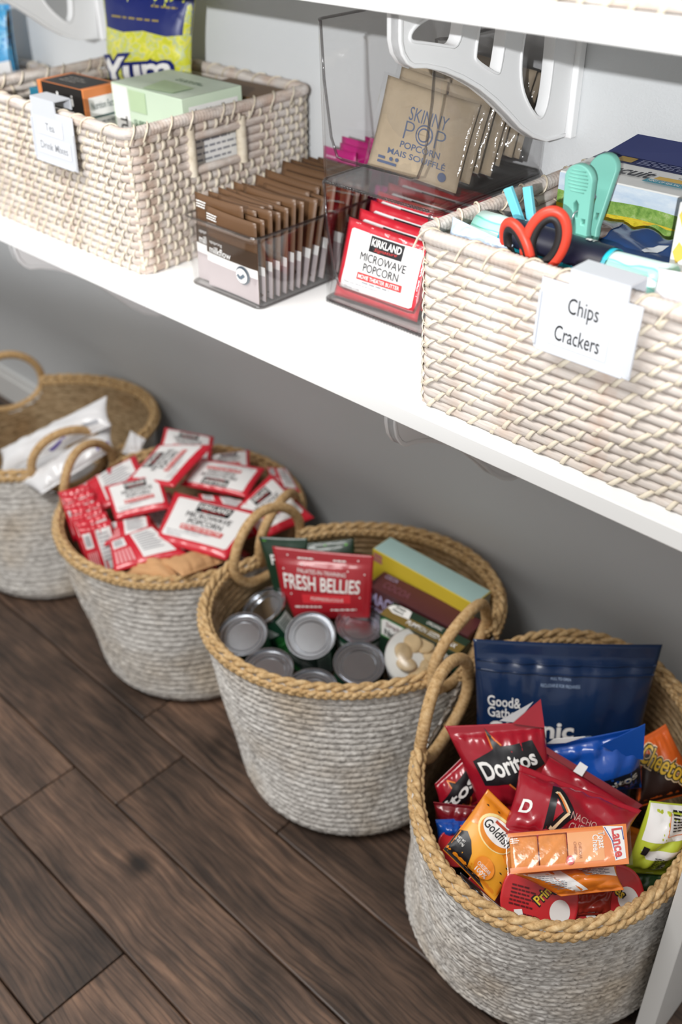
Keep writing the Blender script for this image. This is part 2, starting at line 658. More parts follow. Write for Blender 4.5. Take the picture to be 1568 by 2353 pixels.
setp(box('shelf_board', -2.349, -0.15, SH_F, WALL_Y - 0.001, SH_B, SH_T, m_white, None, 0.0012), 'white shelf board carrying the rattan bins and clear containers', 'shelf')
setp(box('shelf_board', -2.349, -0.15, SH_F, WALL_Y - 0.001, TOP_B, TOP_T, m_white, None, 0.0012), 'upper white shelf board across the top of the picture', 'shelf')
setp(box('support_panel', -0.1815, -0.1605, SH_F + 0.001, WALL_Y - 0.001, 0.0005, SH_B - 0.0005, M('panel_melamine', '#d9d9d7', 0.45, 0, 0.01, 10), None, 0.0012),
     'upright white support panel standing right of the front snack basket', 'panel')

BR_OUT = [(0.7026, 1.0628), (0.7032, 1.0329), (0.7067, 1.0221), (0.7144, 1.0134), (0.7233, 1.0085), (0.7403, 1.0059), (0.7673, 0.9985), (0.7938, 0.9881), (0.8217, 0.9745), (0.8465, 0.9596), (0.873, 0.9411), (0.8954, 0.9242), (0.9208, 0.9097), (0.9465, 0.9), (0.9687, 0.8986), (0.9828, 0.8981), (0.9856, 0.9468), (0.9856, 1.0628)]
BR_H = [[(0.7173, 1.0356), (0.722, 1.0403), (0.7333, 1.0447), (0.7863, 1.0553), (0.7907, 1.0495), (0.7863, 1.0171), (0.7656, 1.0219), (0.737, 1.0283), (0.7194, 1.0316)], [(0.82, 1.0533), (0.824, 1.0572), (0.8582, 1.0553), (0.8606, 1.0485), (0.8529, 0.9862), (0.8481, 0.9848), (0.8142, 1.002), (0.8124, 1.007)], [(0.9031, 1.0553), (0.934, 1.0553), (0.9417, 1.0437), (0.9441, 0.9766), (0.9415, 0.9415), (0.9359, 0.9298), (0.9282, 0.9279), (0.9101, 0.9428), (0.8944, 0.9623), (0.8872, 0.9851), (0.8901, 1.0167)]]

def plate_curve(outer, holes, depth, bev):
    cu = bpy.data.curves.new('c', 'CURVE')
    cu.dimensions = '2D'
    cu.fill_mode = 'BOTH'
    cu.extrude = depth
    cu.bevel_depth = bev
    cu.bevel_resolution = 1
    cu.offset = -bev
    for pts in [outer] + holes:
        sp = cu.splines.new('POLY')
        sp.points.add(len(pts) - 1)
        for q, (a, b) in zip(sp.points, pts):
            q.co = (a, b, 0, 1)
        sp.use_cyclic_u = True
    ob = bpy.data.objects.new('c', cu)
    me = bpy.data.meshes.new_from_object(ob)
    bpy.data.objects.remove(ob)
    bpy.data.curves.remove(cu)
    return me

def smooth_poly(P, it=2):
    P = [np.array(p) for p in P]
    for _ in range(it):
        Q = []
        for i in range(len(P)):
            a, b = P[i], P[(i + 1) % len(P)]
            Q += [a * 0.75 + b * 0.25, a * 0.25 + b * 0.75]
        P = Q
    return [tuple(p) for p in P]

def to_yz(me, x, dz=0.0, zs=1.0):
    n = len(me.vertices)
    co = np.empty(n * 3)
    me.vertices.foreach_get('co', co)
    co = co.reshape(-1, 3)
    P = np.stack([x + co[:, 2], co[:, 0], 1.0628 + (co[:, 1] - 1.0628) * zs + dz], 1)
    me.vertices.foreach_set('co', P.ravel())
    me.update()
    return me

def bracket(xc, dz, label, zs=1.0):
    root = empty('shelf_bracket', (xc, 0.85, 0.95 + dz), label, 'bracket')
    out_s = BR_OUT[:1] + [tuple(p) for p in smooth_poly(BR_OUT, 1)[2:-3]] + BR_OUT[-1:]
    web = plate_curve(BR_OUT, [smooth_poly(h, 2) for h in BR_H], 0.0042, 0.0010)
    web.materials.append(m_brk)
    add('web', to_yz(web, xc + 0.001, dz, zs), root)
    # front and underside flange follows the outer curve
    P = np.array(BR_OUT[:-2])
    d = np.gradient(P, axis=0)
    nrm = np.stack([-d[:, 1], d[:, 0]], 1)
    nrm /= np.linalg.norm(nrm, axis=1)[:, None]
    if nrm[8][1] < 0: nrm = -nrm
    inn = P + nrm * 0.0042
    ring = [tuple(p) for p in P] + [tuple(p) for p in inn[::-1]]
    fl = plate_curve(ring, [], 0.0070, 0.0010)
    fl.materials.append(m_brk)
    add('flange', to_yz(fl, xc - 0.0005, dz, zs), root)
    box('wall_plate', xc - 0.0100, xc + 0.0125, 0.9855, WALL_Y - 0.0008, 1.0628 - 0.1668 * zs + dz, 1.063 + dz, m_brk, root, 0.0015)
    for h in BR_H:
        hs = np.array(smooth_poly(h, 2))
        d = np.roll(hs, -1, 0) - np.roll(hs, 1, 0)
        nn = np.stack([d[:, 1], -d[:, 0]], 1)
        nn /= np.linalg.norm(nn, axis=1)[:, None]
        c = hs.mean(0)
        sgn = np.sign(((hs - c) * nn).sum(1).mean())
        lip = plate_curve([tuple(p) for p in hs + nn * sgn * 0.0022], [[tuple(p) for p in hs - nn * sgn * 0.0004]], 0.0062, 0.0006)
        lip.materials.append(m_brk)
        add('hole_lip', to_yz(lip, xc + 0.001, dz, zs), root)
    return root

bracket(-0.6197, 0.0, 'white curved bracket under the upper shelf in front of the clear bin')
bracket(-1.5050, 0.0, 'blurred white curved bracket under the upper shelf at far left')
bracket(-0.6170, SH_B - TOP_B, 'white bracket tip peeking below the lower shelf beside the grey wall', 1.42)
bracket(-1.3900, SH_B - TOP_B, 'blurred white bracket tip below the lower shelf at far left', 1.42)

# ------------------------------------------------------------------ woven rope baskets on the floor
def straw(name, stops, sc=(55, 55, 260), rough=0.75, tint=None, tscale=9.0, bump=0.4):
    if name in MATS:
        return MATS[name]
    m, t, p, L = base(name)
    tc = nd(t, 'ShaderNodeTexCoord')
    mp = nd(t, 'ShaderNodeMapping')
    mp.inputs['Scale'].default_value = sc
    L(tc.outputs['Object'], mp.inputs['Vector'])
    n = nd(t, 'ShaderNodeTexNoise', Scale=1.0, Detail=5.0, Roughness=0.65)
    L(mp.outputs[0], n.inputs['Vector'])
    r = ramp(t, stops)
    L(n.outputs['Fac'], r.inputs[0])
    col = r.outputs[0]
    if tint:
        n2 = nd(t, 'ShaderNodeTexNoise', Scale=tscale, Detail=4.0)
        L(tc.outputs['Object'], n2.inputs['Vector'])
        r2 = t.nodes.new('ShaderNodeValToRGB')
        r2.color_ramp.elements[0].position = 0.46
        r2.color_ramp.elements[1].position = 0.72
        mx = nd(t, 'ShaderNodeMix', data_type='RGBA', blend_type='MIX')
        L(n2.outputs['Fac'], r2.inputs[0])
        L(r2.outputs[0], mx.inputs[0])
        L(col, mx.inputs[6])
        mul = nd(t, 'ShaderNodeMix', data_type='RGBA', blend_type='MULTIPLY')
        mul.inputs[0].default_value = 1.0
        L(col, mul.inputs[6])
        mul.inputs[7].default_value = lin(tint)
        L(mul.outputs[2], mx.inputs[7])
        col = mx.outputs[2]
    L(col, p.inputs['Base Color'])
    p.inputs['Roughness'].default_value = rough
    p.inputs['Specular IOR Level'].default_value = 0.25
    if bump:
        b = nd(t, 'ShaderNodeBump', Strength=bump, Distance=0.001)
        L(n.outputs['Fac'], b.inputs['Height'])
        L(b.outputs[0], p.inputs['Normal'])
    MATS[name] = m
    return m

m_rope = straw('grey_washed_rope', [(0.3, '#7a7672'), (0.44, '#b5b1ac'), (0.6, '#d8d5d0'), (0.8, '#ece9e4')], (85, 85, 300), tint='#eee2d2')
m_rope_in = straw('natural_rope_inside', [(0.25, '#54452f'), (0.45, '#8d7657'), (0.62, '#ac9575'), (0.85, '#cfbb9c')], (60, 60, 240), tint='#e0cbb0')
m_rim = straw('natural_straw_braid', [(0.25, '#8a6e48'), (0.45, '#bf9d6e'), (0.62, '#d8b98b'), (0.85, '#ead5af')], (130, 130, 130))
m_hand = straw('wrapped_straw_handle', [(0.25, '#8f7249'), (0.45, '#bf9b6c'), (0.65, '#d3b386'), (0.85, '#e6cea5')], (160, 160, 160))

def rope_basket(label, c, a, b, adir, zr, bot, rb, hands, res=1.0, zmod=(0, 0), zback=0.0):
    c = np.array(c)
    A = unit(np.array(adir))
    B = np.array([-A[1], A[0]])
    root = empty('rope_basket', (bot[0], bot[1], 0), label, 'basket', 'woven rope baskets on the floor')
    bot = np.array(bot)
    ell = lambda ph: c + np.cos(ph)[..., None] * a * A + np.sin(ph)[..., None] * b * B
    def ztop(ph):
        d = np.cos(ph)[..., None] * A + np.sin(ph)[..., None] * B
        return zr + zmod[0] * d[..., 0] + zmod[1] * d[..., 1] + zback * d[..., 0] ** 2
    # handle stations: world direction -> parameter
    hp = []
    for ang in hands:
        ph = np.linspace(0, 2 * np.pi, 1441)
        e = ell(ph) - c
        w = np.arctan2(e[:, 1], e[:, 0])
        hp.append(ph[np.argmin(np.abs((w - math.radians(ang) + np.pi) % (2 * np.pi) - np.pi))])
    rmean = (a + b) / 2
    def sdist(ph):
        return [((ph - h + np.pi) % (2 * np.pi) - np.pi) * rmean for h in hp]
    row = 0.0092
    nrow = int(zr / row)

    def wall(nphi, nv, off, relief):
        ph = np.linspace(0, 2 * np.pi, nphi, endpoint=False)
        t = np.linspace(0, 1, nv)
        PH, T = np.meshgrid(ph, t, indexing='ij')
        rim = ell(PH)
        kb = rb * (1 - 0.16 * np.clip(1 - T / 0.13, 0, 1) ** 2)
        bt = bot + kb[..., None] * (np.cos(PH)[..., None] * A + np.sin(PH)[..., None] * B)
        s = (T ** 0.92)[..., None]
        XY = bt * (1 - s) + rim * s
        Z = T * ztop(PH)
        out = XY - (bot * (1 - s) + c * s)
        out /= np.linalg.norm(out, axis=2)[..., None]
        f = (T * nrow) % 1.0
        ri = np.floor(T * nrow)
        bump = np.sqrt(np.clip(1 - (2 * f - 1) ** 2, 0, 1))
        wob = 0.35 * np.sin(PH * 7 + ri * 1.7) + 0.3 * np.sin(PH * 23 + ri * 3.1) + 0.25 * np.sin(PH * 51 + ri * 5.3)
        phs = PH * rmean / 0.0145 + 1.1 * np.abs(f - 0.5) + ri * 0.37 + wob
        lobe = np.abs(np.sin(np.pi * phs)) ** 0.6
        d = off + relief * (bump * (0.45 + 0.55 * lobe) - 0.5)
        big = 0.003 * np.sin(PH * 3 + T * 4) + 0.002 * np.sin(PH * 5 - T * 7 + 1)
        XY = XY + out * (d + big * np.sin(np.pi * np.clip(T, 0, 1)))[..., None]
        V = np.concatenate([XY, Z[..., None]], 2)
        # openings below the handles
        keep = np.ones(PH.shape, bool)
        for sd in sdist(PH):
            keep &= ~(((sd / 0.064) ** 2 + ((ztop(PH) - Z) / 0.048) ** 2) < 1)
        Fc = gridf(nphi, nv, True, False)
        k = keep.reshape(-1)
        Fc = Fc[k[Fc].all(1)]
        return V.reshape(-1, 3), Fc

    Vo, Fo = wall(int(600 * res), int(nrow * 7 * res) + 1, 0.0, 0.0046)
    Vi, Fi = wall(int(320 * res), int(nrow * 4 * res) + 1, -0.0075, -0.0036)
    V = np.concatenate([Vo, Vi])
    # woven base disc
    k = 64
    ph = np.linspace(0, 2 * np.pi, k, endpoint=False)
    disc = np.concatenate([np.concatenate([bot + rb * 0.85 * (np.cos(ph)[:, None] * A + np.sin(ph)[:, None] * B), np.full((k, 1), 0.006)], 1), [[bot[0], bot[1], 0.006]]])
    i = np.arange(k)
    Fd = np.stack([i, (i + 1) % k, np.full(k, k), np.full(k, k)], 1)[:, :3]
    part('woven_wall', V, np.concatenate([Fo, Fi[:, ::-1] + len(Vo)]), [m_rope, m_rope_in], root, True,
         np.concatenate([np.zeros(len(Fo)), np.ones(len(Fi))]))
    part('woven_base', disc, Fd, m_rope_in, root)
    # rim braid: rope on the edge plus a second row below it, interrupted at the handles
    def plait(ph, dz, doff, kind, name, rad):
        """twisted rope (two strands) or flat plait (three strands) following the rim"""
        e = ell(ph)
        out = e - c
        out /= np.linalg.norm(out, axis=1)[:, None]
        base_ = np.concatenate([e + out * doff, (ztop(ph) + dz)[:, None]], 1)
        O3 = np.concatenate([out, np.zeros((len(ph), 1))], 1)
        s_ = np.cumsum(np.r_[0, np.linalg.norm(np.diff(base_, axis=0), axis=1)])
        geo_ = []
        ns = 2 if kind == 'twist' else 3
        for q in range(ns):
            if kind == 'twist':
                f = 2 * np.pi * s_ / 0.040 + q * np.pi
                P = base_ + O3 * (0.0027 * np.cos(f))[:, None] + np.array([0, 0, 1.0]) * (0.0027 * np.sin(f))[:, None]
            else:
                f = 2 * np.pi * s_ / 0.034 + q * 2 * np.pi / 3
                P = base_ + O3 * (0.0018 * np.sin(2 * f))[:, None] + np.array([0, 0, 1.0]) * (0.0036 * np.sin(f))[:, None]
            r_ = rad * (1 + 0.10 * np.sin(s_ * 140 + q))
            geo_.append(tube(P, r_, 7))
        V, Fc, _ = join(*geo_)
        part(name, V, Fc, m_rim, root, True)
    hs = sorted(hp)
    for i in range(len(hs)):
        a0 = hs[i] + 0.062 / rmean
        a1 = (hs[(i + 1) % len(hs)] + (2 * np.pi if i == len(hs) - 1 else 0)) - 0.062 / rmean
        n = int((a1 - a0) * rmean / 0.0030 * max(res, 0.8))
        ph = np.linspace(a0, a1, n)
        plait(ph, 0.001, -0.003, 'twist', 'rim_braid', 0.0037)
        plait(ph, -0.0085, 0.0022, 'flat', 'rim_braid', 0.0034)
        plait(ph, -0.0080, -0.0095, 'flat', 'rim_braid', 0.0031)
    # ring handles wrapped in straw
    for h in hp:
        e = ell(np.array([h]))[0]
        out = unit(e - c)
        tan = np.array([-out[1], out[0]])
        z0 = ztop(np.array([h]))[0]
        n = int(320 * res)
        ps = np.linspace(0, 2 * np.pi, n, endpoint=False)
        up_ = np.where(np.sin(ps) > 0, 0.066, 0.050) * np.sin(ps)
        lat = 0.069 * np.cos(ps)
        bend = -(lat ** 2) / (2 * rmean)
        rad = np.where(up_ > 0, -0.10 * up_, 0.26 * up_) + bend - 0.003
        P = np.concatenate([e + tan * lat[:, None] + out * rad[:, None], (z0 + up_)[:, None]], 1)
        V, Fc = tube(P, 0.0073 * (1 + 0.07 * np.abs(np.sin(np.arange(n) * np.pi / 4.0))), 12, True)
        part('ring_handle', V, Fc, m_hand, root, True)
    return root

rope_basket('rope basket nearest the camera, heaped with crisp bags and cups', (-0.369, 0.740), 0.228, 0.168, (0.35, -0.94), 0.28, (-0.362, 0.732), 0.179, (194, 24), 1.0)
rope_basket('rope basket holding food cans, pouches and boxes', (-0.749, 0.780), 0.214, 0.178, (0.63, 0.78), 0.28, (-0.716, 0.744), 0.162, (181, 7), 1.0)
rope_basket('rope basket full of red popcorn packets', (-1.150, 0.783), 0.205, 0.194, (0.71, 0.71), 0.245, (-1.092, 0.750), 0.162, (198, 20), 0.7)
rope_basket('blurred rope basket at far left holding white wrapped packs', (-1.575, 0.778), 0.222, 0.184, (0.6, 0.8), 0.245, (-1.492, 0.726), 0.165, (168, -14), 0.6)

# ------------------------------------------------------------------ whitewashed rattan bins
m_cane = straw('whitewashed_cane', [(0.2, '#867b74'), (0.42, '#c4bab2'), (0.6, '#d6cec7'), (0.85, '#e8e2dc')], (14, 60, 240), 0.6, '#f4e2d6', 30, 0.5)
m_strip = straw('natural_rattan_strip', [(0.25, '#b7a890'), (0.5, '#d6cab5'), (0.8, '#e6dece')], (60, 60, 60), 0.55, None, 9, 0)

def rrect(x0, x1, y0, y1, r, step=0.006, nc=7):
    """closed rounded rectangle: points, outward normals"""
    P, N = [], []
    def side(p, q, n):
        L_ = np.linalg.norm(np.subtract(q, p))
        k = max(2, int(L_ / step))
        for i in range(k):
            f = i / k
            P.append((p[0] + (q[0] - p[0]) * f, p[1] + (q[1] - p[1]) * f))
            N.append(n)
    def corner(cx, cy, a0):
        for i in range(nc):
            a = a0 + (math.pi / 2) * i / nc
            P.append((cx + r * math.cos(a), cy + r * math.sin(a)))
            N.append((math.cos(a), math.sin(a)))
    side((x0 + r, y0), (x1 - r, y0), (0, -1))
    corner(x1 - r, y0 + r, -math.pi / 2)
    side((x1, y0 + r), (x1, y1 - r), (1, 0))
    corner(x1 - r, y1 - r, 0)
    side((x1 - r, y1), (x0 + r, y1), (0, 1))
    corner(x0 + r, y1 - r, math.pi / 2)
    side((x0, y1 - r), (x0, y0 + r), (-1, 0))
    corner(x0 + r, y0 + r, math.pi)
    return np.array(P), np.array(N)

def rattan_bin(label, x0, x1, y0, y1, z0, h, rows, pitch, seed=0, hole=None, score=None, sag=0.0, nparts=290, slant=0.0075):
    root = empty('rattan_bin', ((x0 + x1) / 2, (y0 + y1) / 2, z0), label, 'storage bin', 'whitewashed rattan bins')
    rs = np.random.RandomState(seed)
    cx, cy = (x0 + x1) / 2, (y0 + y1) / 2
    dz = (h - 0.012) / rows
    rr = dz * 0.525
    P, N = rrect(x0 + rr, x1 - rr, y0 + rr, y1 - rr, 0.012)
    n = len(P)
    seg = np.r_[np.linalg.norm(np.diff(P, axis=0), axis=1), np.linalg.norm(P[0] - P[-1])]
    S = np.r_[0, np.cumsum(seg)[:-1]]
    per = seg.sum()
    def loopmesh(nm, idx, closed, jit):
        Q = np.concatenate([P[idx] + N[idx] * jit[idx, None] * 0.0012, (jit[idx] * 0.0006)[:, None]], 1)
        V, Fc = tube(Q - [cx, cy, 0], rr, 7, closed)
        return mk(nm, V, Fc, m_cane, True)
    jit = np.sin(S * 60 + seed) * 0.6 + np.sin(S * 23) * 0.6
    shared = [loopmesh('cane_row', np.arange(n), True, np.roll(jit, k * 17)) for k in range(3)]
    def taper(z):
        return 1 - 0.018 * (1 - (z - z0) / h)
    def link(me, z):
        o = bpy.data.objects.new('cane_row', me)
        COL.objects.link(o)
        o.parent = root
        o.location = (0, 0, z - z0)
        k = taper(z)
        o.scale = (k, k, 1)
    def inhole(s_i, z):
        if not hole: return np.zeros(len(np.atleast_1d(s_i)), bool)
        hy0, hy1, hz0, hz1 = hole
        p = P[s_i]
        return (p[:, 0] > cx) & (N[s_i][:, 0] > 0.9) & (p[:, 1] > hy0) & (p[:, 1] < hy1) & (z > hz0) & (z < hz1)
    zs = [z0 + dz * (i + 0.5) for i in range(rows)]
    for i, z in enumerate(zs):
        if hole and hole[2] < z < hole[3]:
            hid = inhole(np.arange(n), z)
            j = np.where(hid)[0]
            idx = np.r_[np.arange(j[-1] + 1, n), np.arange(0, j[0])]
            link(loopmesh('cane_row', idx, False, jit), z)
        else:
            link(shared[i % 3], z)
    # binding strips: little straps crossing each cane, offset by half a pitch from row to row
    th = np.linspace(-1.75, 1.75, 7)
    def strap(side, sl, wd):
        V = []
        for a in th:
            for w in (-1, 1):
                V.append((sl * a / 1.75 + w * wd, side * (rr * 1.24) * math.cos(a), rr * 1.24 * math.sin(a) * 1.0))
        V = np.array(V)
        V2 = V.copy()
        V2[:, 1] -= side * 0.0008
        F1 = gridf(7, 2).tolist()
        F2 = [[q + 14 for q in f[::-1]] for f in F1]
        e = [[0, 1, 15, 14], [12, 26, 27, 13]]
        for k in range(6):
            e += [[2 * k, 2 * k + 14, 2 * k + 16, 2 * k + 2], [2 * k + 1, 2 * k + 3, 2 * k + 17, 2 * k + 15]]
        return np.concatenate([V, V2]), F1 + F2 + e
    variants = [strap(-1, slant * q, 0.0025 * w) for q, w in ((1, 1), (1.3, 1.15), (0.7, 0.9), (-0.9, 0.9))]
    meshes = [mk('binding_strip', V, Fc, m_strip, True) for V, Fc in variants]
    items = []
    npitch = int(per / pitch)
    for i, z in enumerate(zs):
        for k in range(npitch):
            s = ((k + 0.5 * (i % 2)) * per / npitch + rs.normal() * pitch * 0.06) % per
            j = int(np.searchsorted(S, s, 'right') - 1)
            if hole and hole[2] - dz < z < hole[3] + dz and P[j][0] > cx and N[j][0] > 0.9 and hole[0] - 0.02 < P[j][1] < hole[1] + 0.02:
                continue
            f = (s - S[j]) / seg[j]
            p = P[j] * (1 - f) + P[(j + 1) % n] * f
            items.append((p, N[j], z, rs.choice([0, 0, 1, 2])))
    for cxn, cyn in ((x0, y0), (x1, y0), (x1, y1), (x0, y1)):     # extra lashing on the corner edges
        for z in zs:
            sx, sy = (1 if cxn == x0 else -1), (1 if cyn == y0 else -1)
            p = np.array([cxn + sx * (rr + 0.0035), cyn + sy * (rr + 0.0035)])
            items.append((p, unit(np.array([-sx, -sy])), z + dz * 0.4, 3))
    if score is None:
        score = lambda p, nn, z: -nn[1] * 2 + nn[0] + z
    items.sort(key=lambda it: -score(it[0], it[1], it[2]))
    rest = []
    for q, (p, nn, z, vi) in enumerate(items):
        k = taper(z)
        pw = np.array([cx + (p[0] - cx) * k, cy + (p[1] - cy) * k, z])
        ang = math.atan2(nn[1], nn[0]) + math.pi / 2
        if q < nparts:
            o = bpy.data.objects.new('binding_strip', meshes[vi])
            COL.objects.link(o)
            o.parent = root
            o.location = pw - np.array([cx, cy, z0])
            o.rotation_euler = (0, 0, ang)
        else:
            V, Fc = variants[vi]
            c_, s_ = math.cos(ang), math.sin(ang)
            rest.append((V @ np.array([[c_, s_, 0], [-s_, c_, 0], [0, 0, 1]]) + pw, Fc))
        if abs(nn[0]) + abs(nn[1]) < 1.2 and q % 2 == 0:       # inner side of the same wall
            V, Fc = strap(1, slant, 0.0016)
            c_, s_ = math.cos(ang), math.sin(ang)
            rest.append((V @ np.array([[c_, s_, 0], [-s_, c_, 0], [0, 0, 1]]) + pw, Fc))
    V, Fc, _ = join(*rest)
    o = part('binding_strips_rest', V, Fc, m_strip, root, True)
    o['kind'] = 'stuff'
    # wound rim
    zt = z0 + h - 0.0055
    Pr, Nr = rrect(x0 + 0.003, x1 - 0.003, y0 + 0.003, y1 - 0.003, 0.014, 0.0016, 14)
    m_ = len(Pr)
    rad = 0.0068 * (1 + 0.10 * np.abs(np.sin(np.arange(m_) * np.pi / 3.0)))
    V, Fc = tube(np.concatenate([Pr, np.full((m_, 1), zt) + 0.0006 * np.sin(np.arange(m_) * 0.05)[:, None]], 1), rad, 9, True)
    part('wound_rim', V, Fc, m_cane, root, True)
    V, Fc = boxg(x0 + 0.008, x1 - 0.008, y0 + 0.008, y1 - 0.008, z0, z0 + 0.006)
    part('bin_base', V, Fc, m_cane, root)
    # loops lashed over the rim
    lp = []
    per2 = m_ * 0.0016
    kk = int(per2 / 0.034)
    a = np.linspace(-0.3, 4.2, 12)
    for q in range(kk):
        j = int((q + 0.5 * rs.rand()) * m_ / kk) % m_
        nn = Nr[j]
        tt = np.array([-nn[1], nn[0]])
        path = [np.array([*(Pr[j] + nn * 0.0082 * math.cos(b) + tt * (0.010 * (b - 2) / 2)), zt + 0.0082 * math.sin(b)]) for b in a]
        path = [np.array([*(Pr[j] + nn * 0.0075 - tt * 0.016), zt - 0.011])] + path
        lp.append(tube(path, 0.0011, 5))
    V, Fc, _ = join(*lp)
    o = part('rim_lashing', V, Fc, m_strip, root, True)
    o['kind'] = 'stuff'
    if hole:
        hy0, hy1, hz0, hz1 = hole
        xx = x1 - rr * 1.2
        for yy in (hy0 + 0.004, hy1 - 0.004):
            nn_ = 40
            zz = np.linspace(hz0 - 0.010, hz1 + 0.012, nn_)
            V, Fc = tube(np.stack([np.full(nn_, xx + 0.001), np.full(nn_, yy), zz], 1), 0.0068 * (1 + 0.07 * np.abs(np.sin(np.arange(nn_) * 1.3))), 10)
            part('handle_post', V, Fc, m_strip, root, True)
    return root

ZS = SH_T + 0.0003
rattan_bin('rattan bin labelled for chips and crackers in the right foreground', -0.562, -0.200, 0.672, 0.972, ZS, 0.176, 16, 0.0265, 3,
           score=lambda p, n, z: (-n[1] * 2 + z * 2 if n[1] < -0.5 and p[0] < -0.26 else (0.4 + z if n[0] < -0.5 else -5)))
rattan_bin('rattan bin holding tea and drink boxes on the lower shelf', -1.385, -1.018, 0.684, 0.989, ZS, 0.180, 16, 0.0185, 5,
           hole=(0.778, 0.870, 0.829, 0.866), slant=0.0018,
           score=lambda p, n, z: (2 + p[0] + z * 0.2 if n[1] < -0.5 else (2.4 + z * 0.2 if n[0] > 0.5 else -5)))
rattan_bin('blurred rattan bin behind the tea bin at far left edge', -2.02, -1.672, 0.700, 0.984, ZS, 0.120, 11, 0.0185, 7,
           score=lambda p, n, z: (2 + z if n[0] > 0.5 or n[1] < -0.5 else -5), nparts=60)
rattan_bin('rattan bin on the upper shelf, only its bottom edge showing', -0.46, -0.17, 0.674, 0.975, TOP_T + 0.0003, 0.176, 16, 0.0215, 9,
           score=lambda p, n, z: (4 - z if n[1] < -0.5 else -5), nparts=60)

# ------------------------------------------------------------------ clear plastic containers
m_clear = clear_plastic('clear_acrylic', (0.975, 0.972, 0.972), 0.04, 0.85)
m_edge = clear_plastic('clear_acrylic_edge', (0.66, 0.65, 0.65), 0.08, 1.0)

def shell(name, x0, x1, y0, y1, z0, ztop, th, r, draft, mat, parent, levels=10, edge=True):
    """open-topped thin-walled tray; ztop(p) gives the local wall height"""
    P, N = rrect(x0, x1, y0, y1, r, 0.008, 6)
    n = len(P)
    cx, cy = (x0 + x1) / 2, (y0 + y1) / 2
    H_ = np.array([ztop(p) for p in P])
    def loops(off):
        out = []
        for i in range(levels + 1):
            t = i / levels
            z = z0 + (H_ - z0) * t
            q = P - N * (draft * (1 - (z - z0) / (H_.max() - z0)))[:, None] - N * off
            out.append(np.concatenate([q, z[:, None]], 1))
        return np.stack(out, 1)
    Lo, Li = loops(0.0), loops(th)
    Li[:, 0, 2] += th
    L1 = levels + 1
    V = np.concatenate([Lo.reshape(-1, 3), Li.reshape(-1, 3)])
    F1 = gridf(n, L1, True, False)
    F2 = gridf(n, L1, True, False)[:, ::-1] + n * L1
    i = np.arange(n)
    j = (i + 1) % n
    Ft = np.stack([i * L1 + levels, j * L1 + levels, j * L1 + levels + n * L1, i * L1 + levels + n * L1], 1)
    Fc = np.concatenate([F1, F2, Ft]).tolist()
    Fc.append([int(q) * L1 for q in i[::-1]])
    Fc.append([int(q) * L1 + n * L1 for q in i])
    ob_ = part(name, V, Fc, mat, parent, True)
    ob_.data.polygons[-1].use_smooth = False
    ob_.data.polygons[-2].use_smooth = False
    if edge:
        V, Fc = tube((Lo[:, -1] + Li[:, -1]) / 2, 0.0016, 6, True)
        part('rim', V, Fc, m_edge, parent, True)
        V, Fc = tube(Lo[:, 0] + [0, 0, 0.0016], 0.0015, 6, True)
        part('foot_edge', V, Fc, m_edge, parent, True)

def bin_clear(label, x0, x1, y0, y1, z0, zt, lip=None, cat='container'):
    root = empty('clear_bin', ((x0 + x1) / 2, (y0 + y1) / 2, z0), label, cat)
    def h(p):
        if lip is None or p[1] > y0 + 0.004:
            return zt
        e = min(p[0] - x0, x1 - p[0]) - 0.010
        return lip + (zt - lip) * (1 - math.sqrt(max(0, 1 - (1 - min(1, max(0, e) / 0.022)) ** 2))) if e < 0.022 else lip
    shell('bin_walls', x0, x1, y0, y1, z0, h, 0.0022, 0.012, 0.0025, m_clear, root, 12)
    if lip:
        n = int((x1 - x0 - 0.02) / 0.0012)
        Q = np.stack([np.linspace(x0 + 0.01, x1 - 0.01, n), np.full(n, y0 + 0.0005), np.full(n, z0 + 0.0022)], 1)
        V, Fc = tube(Q, 0.0018 * (1 + 0.35 * np.sin(np.arange(n) * np.pi / 1.8)), 6)
        part('ribbed_edge', V, Fc, m_edge, root, True)
    return root

CHOC = bin_clear('clear open container packed with brown drink sachets', -0.966, -0.834, 0.7145, 0.975, ZS, 0.800)
V, Fc = boxg(-0.962, -0.838, 0.842, 0.844, ZS + 0.004, 0.792)
part('divider', V, Fc, m_edge, CHOC)
bin_clear('lower clear open-front bin filled with red popcorn packets', -0.806, -0.634, 0.789, 0.985, ZS, 0.8535, 0.737)
bin_clear('upper clear open-front bin filled with kraft popcorn bags', -0.806, -0.634, 0.789, 0.985, 0.8545, 1.020, 0.885)

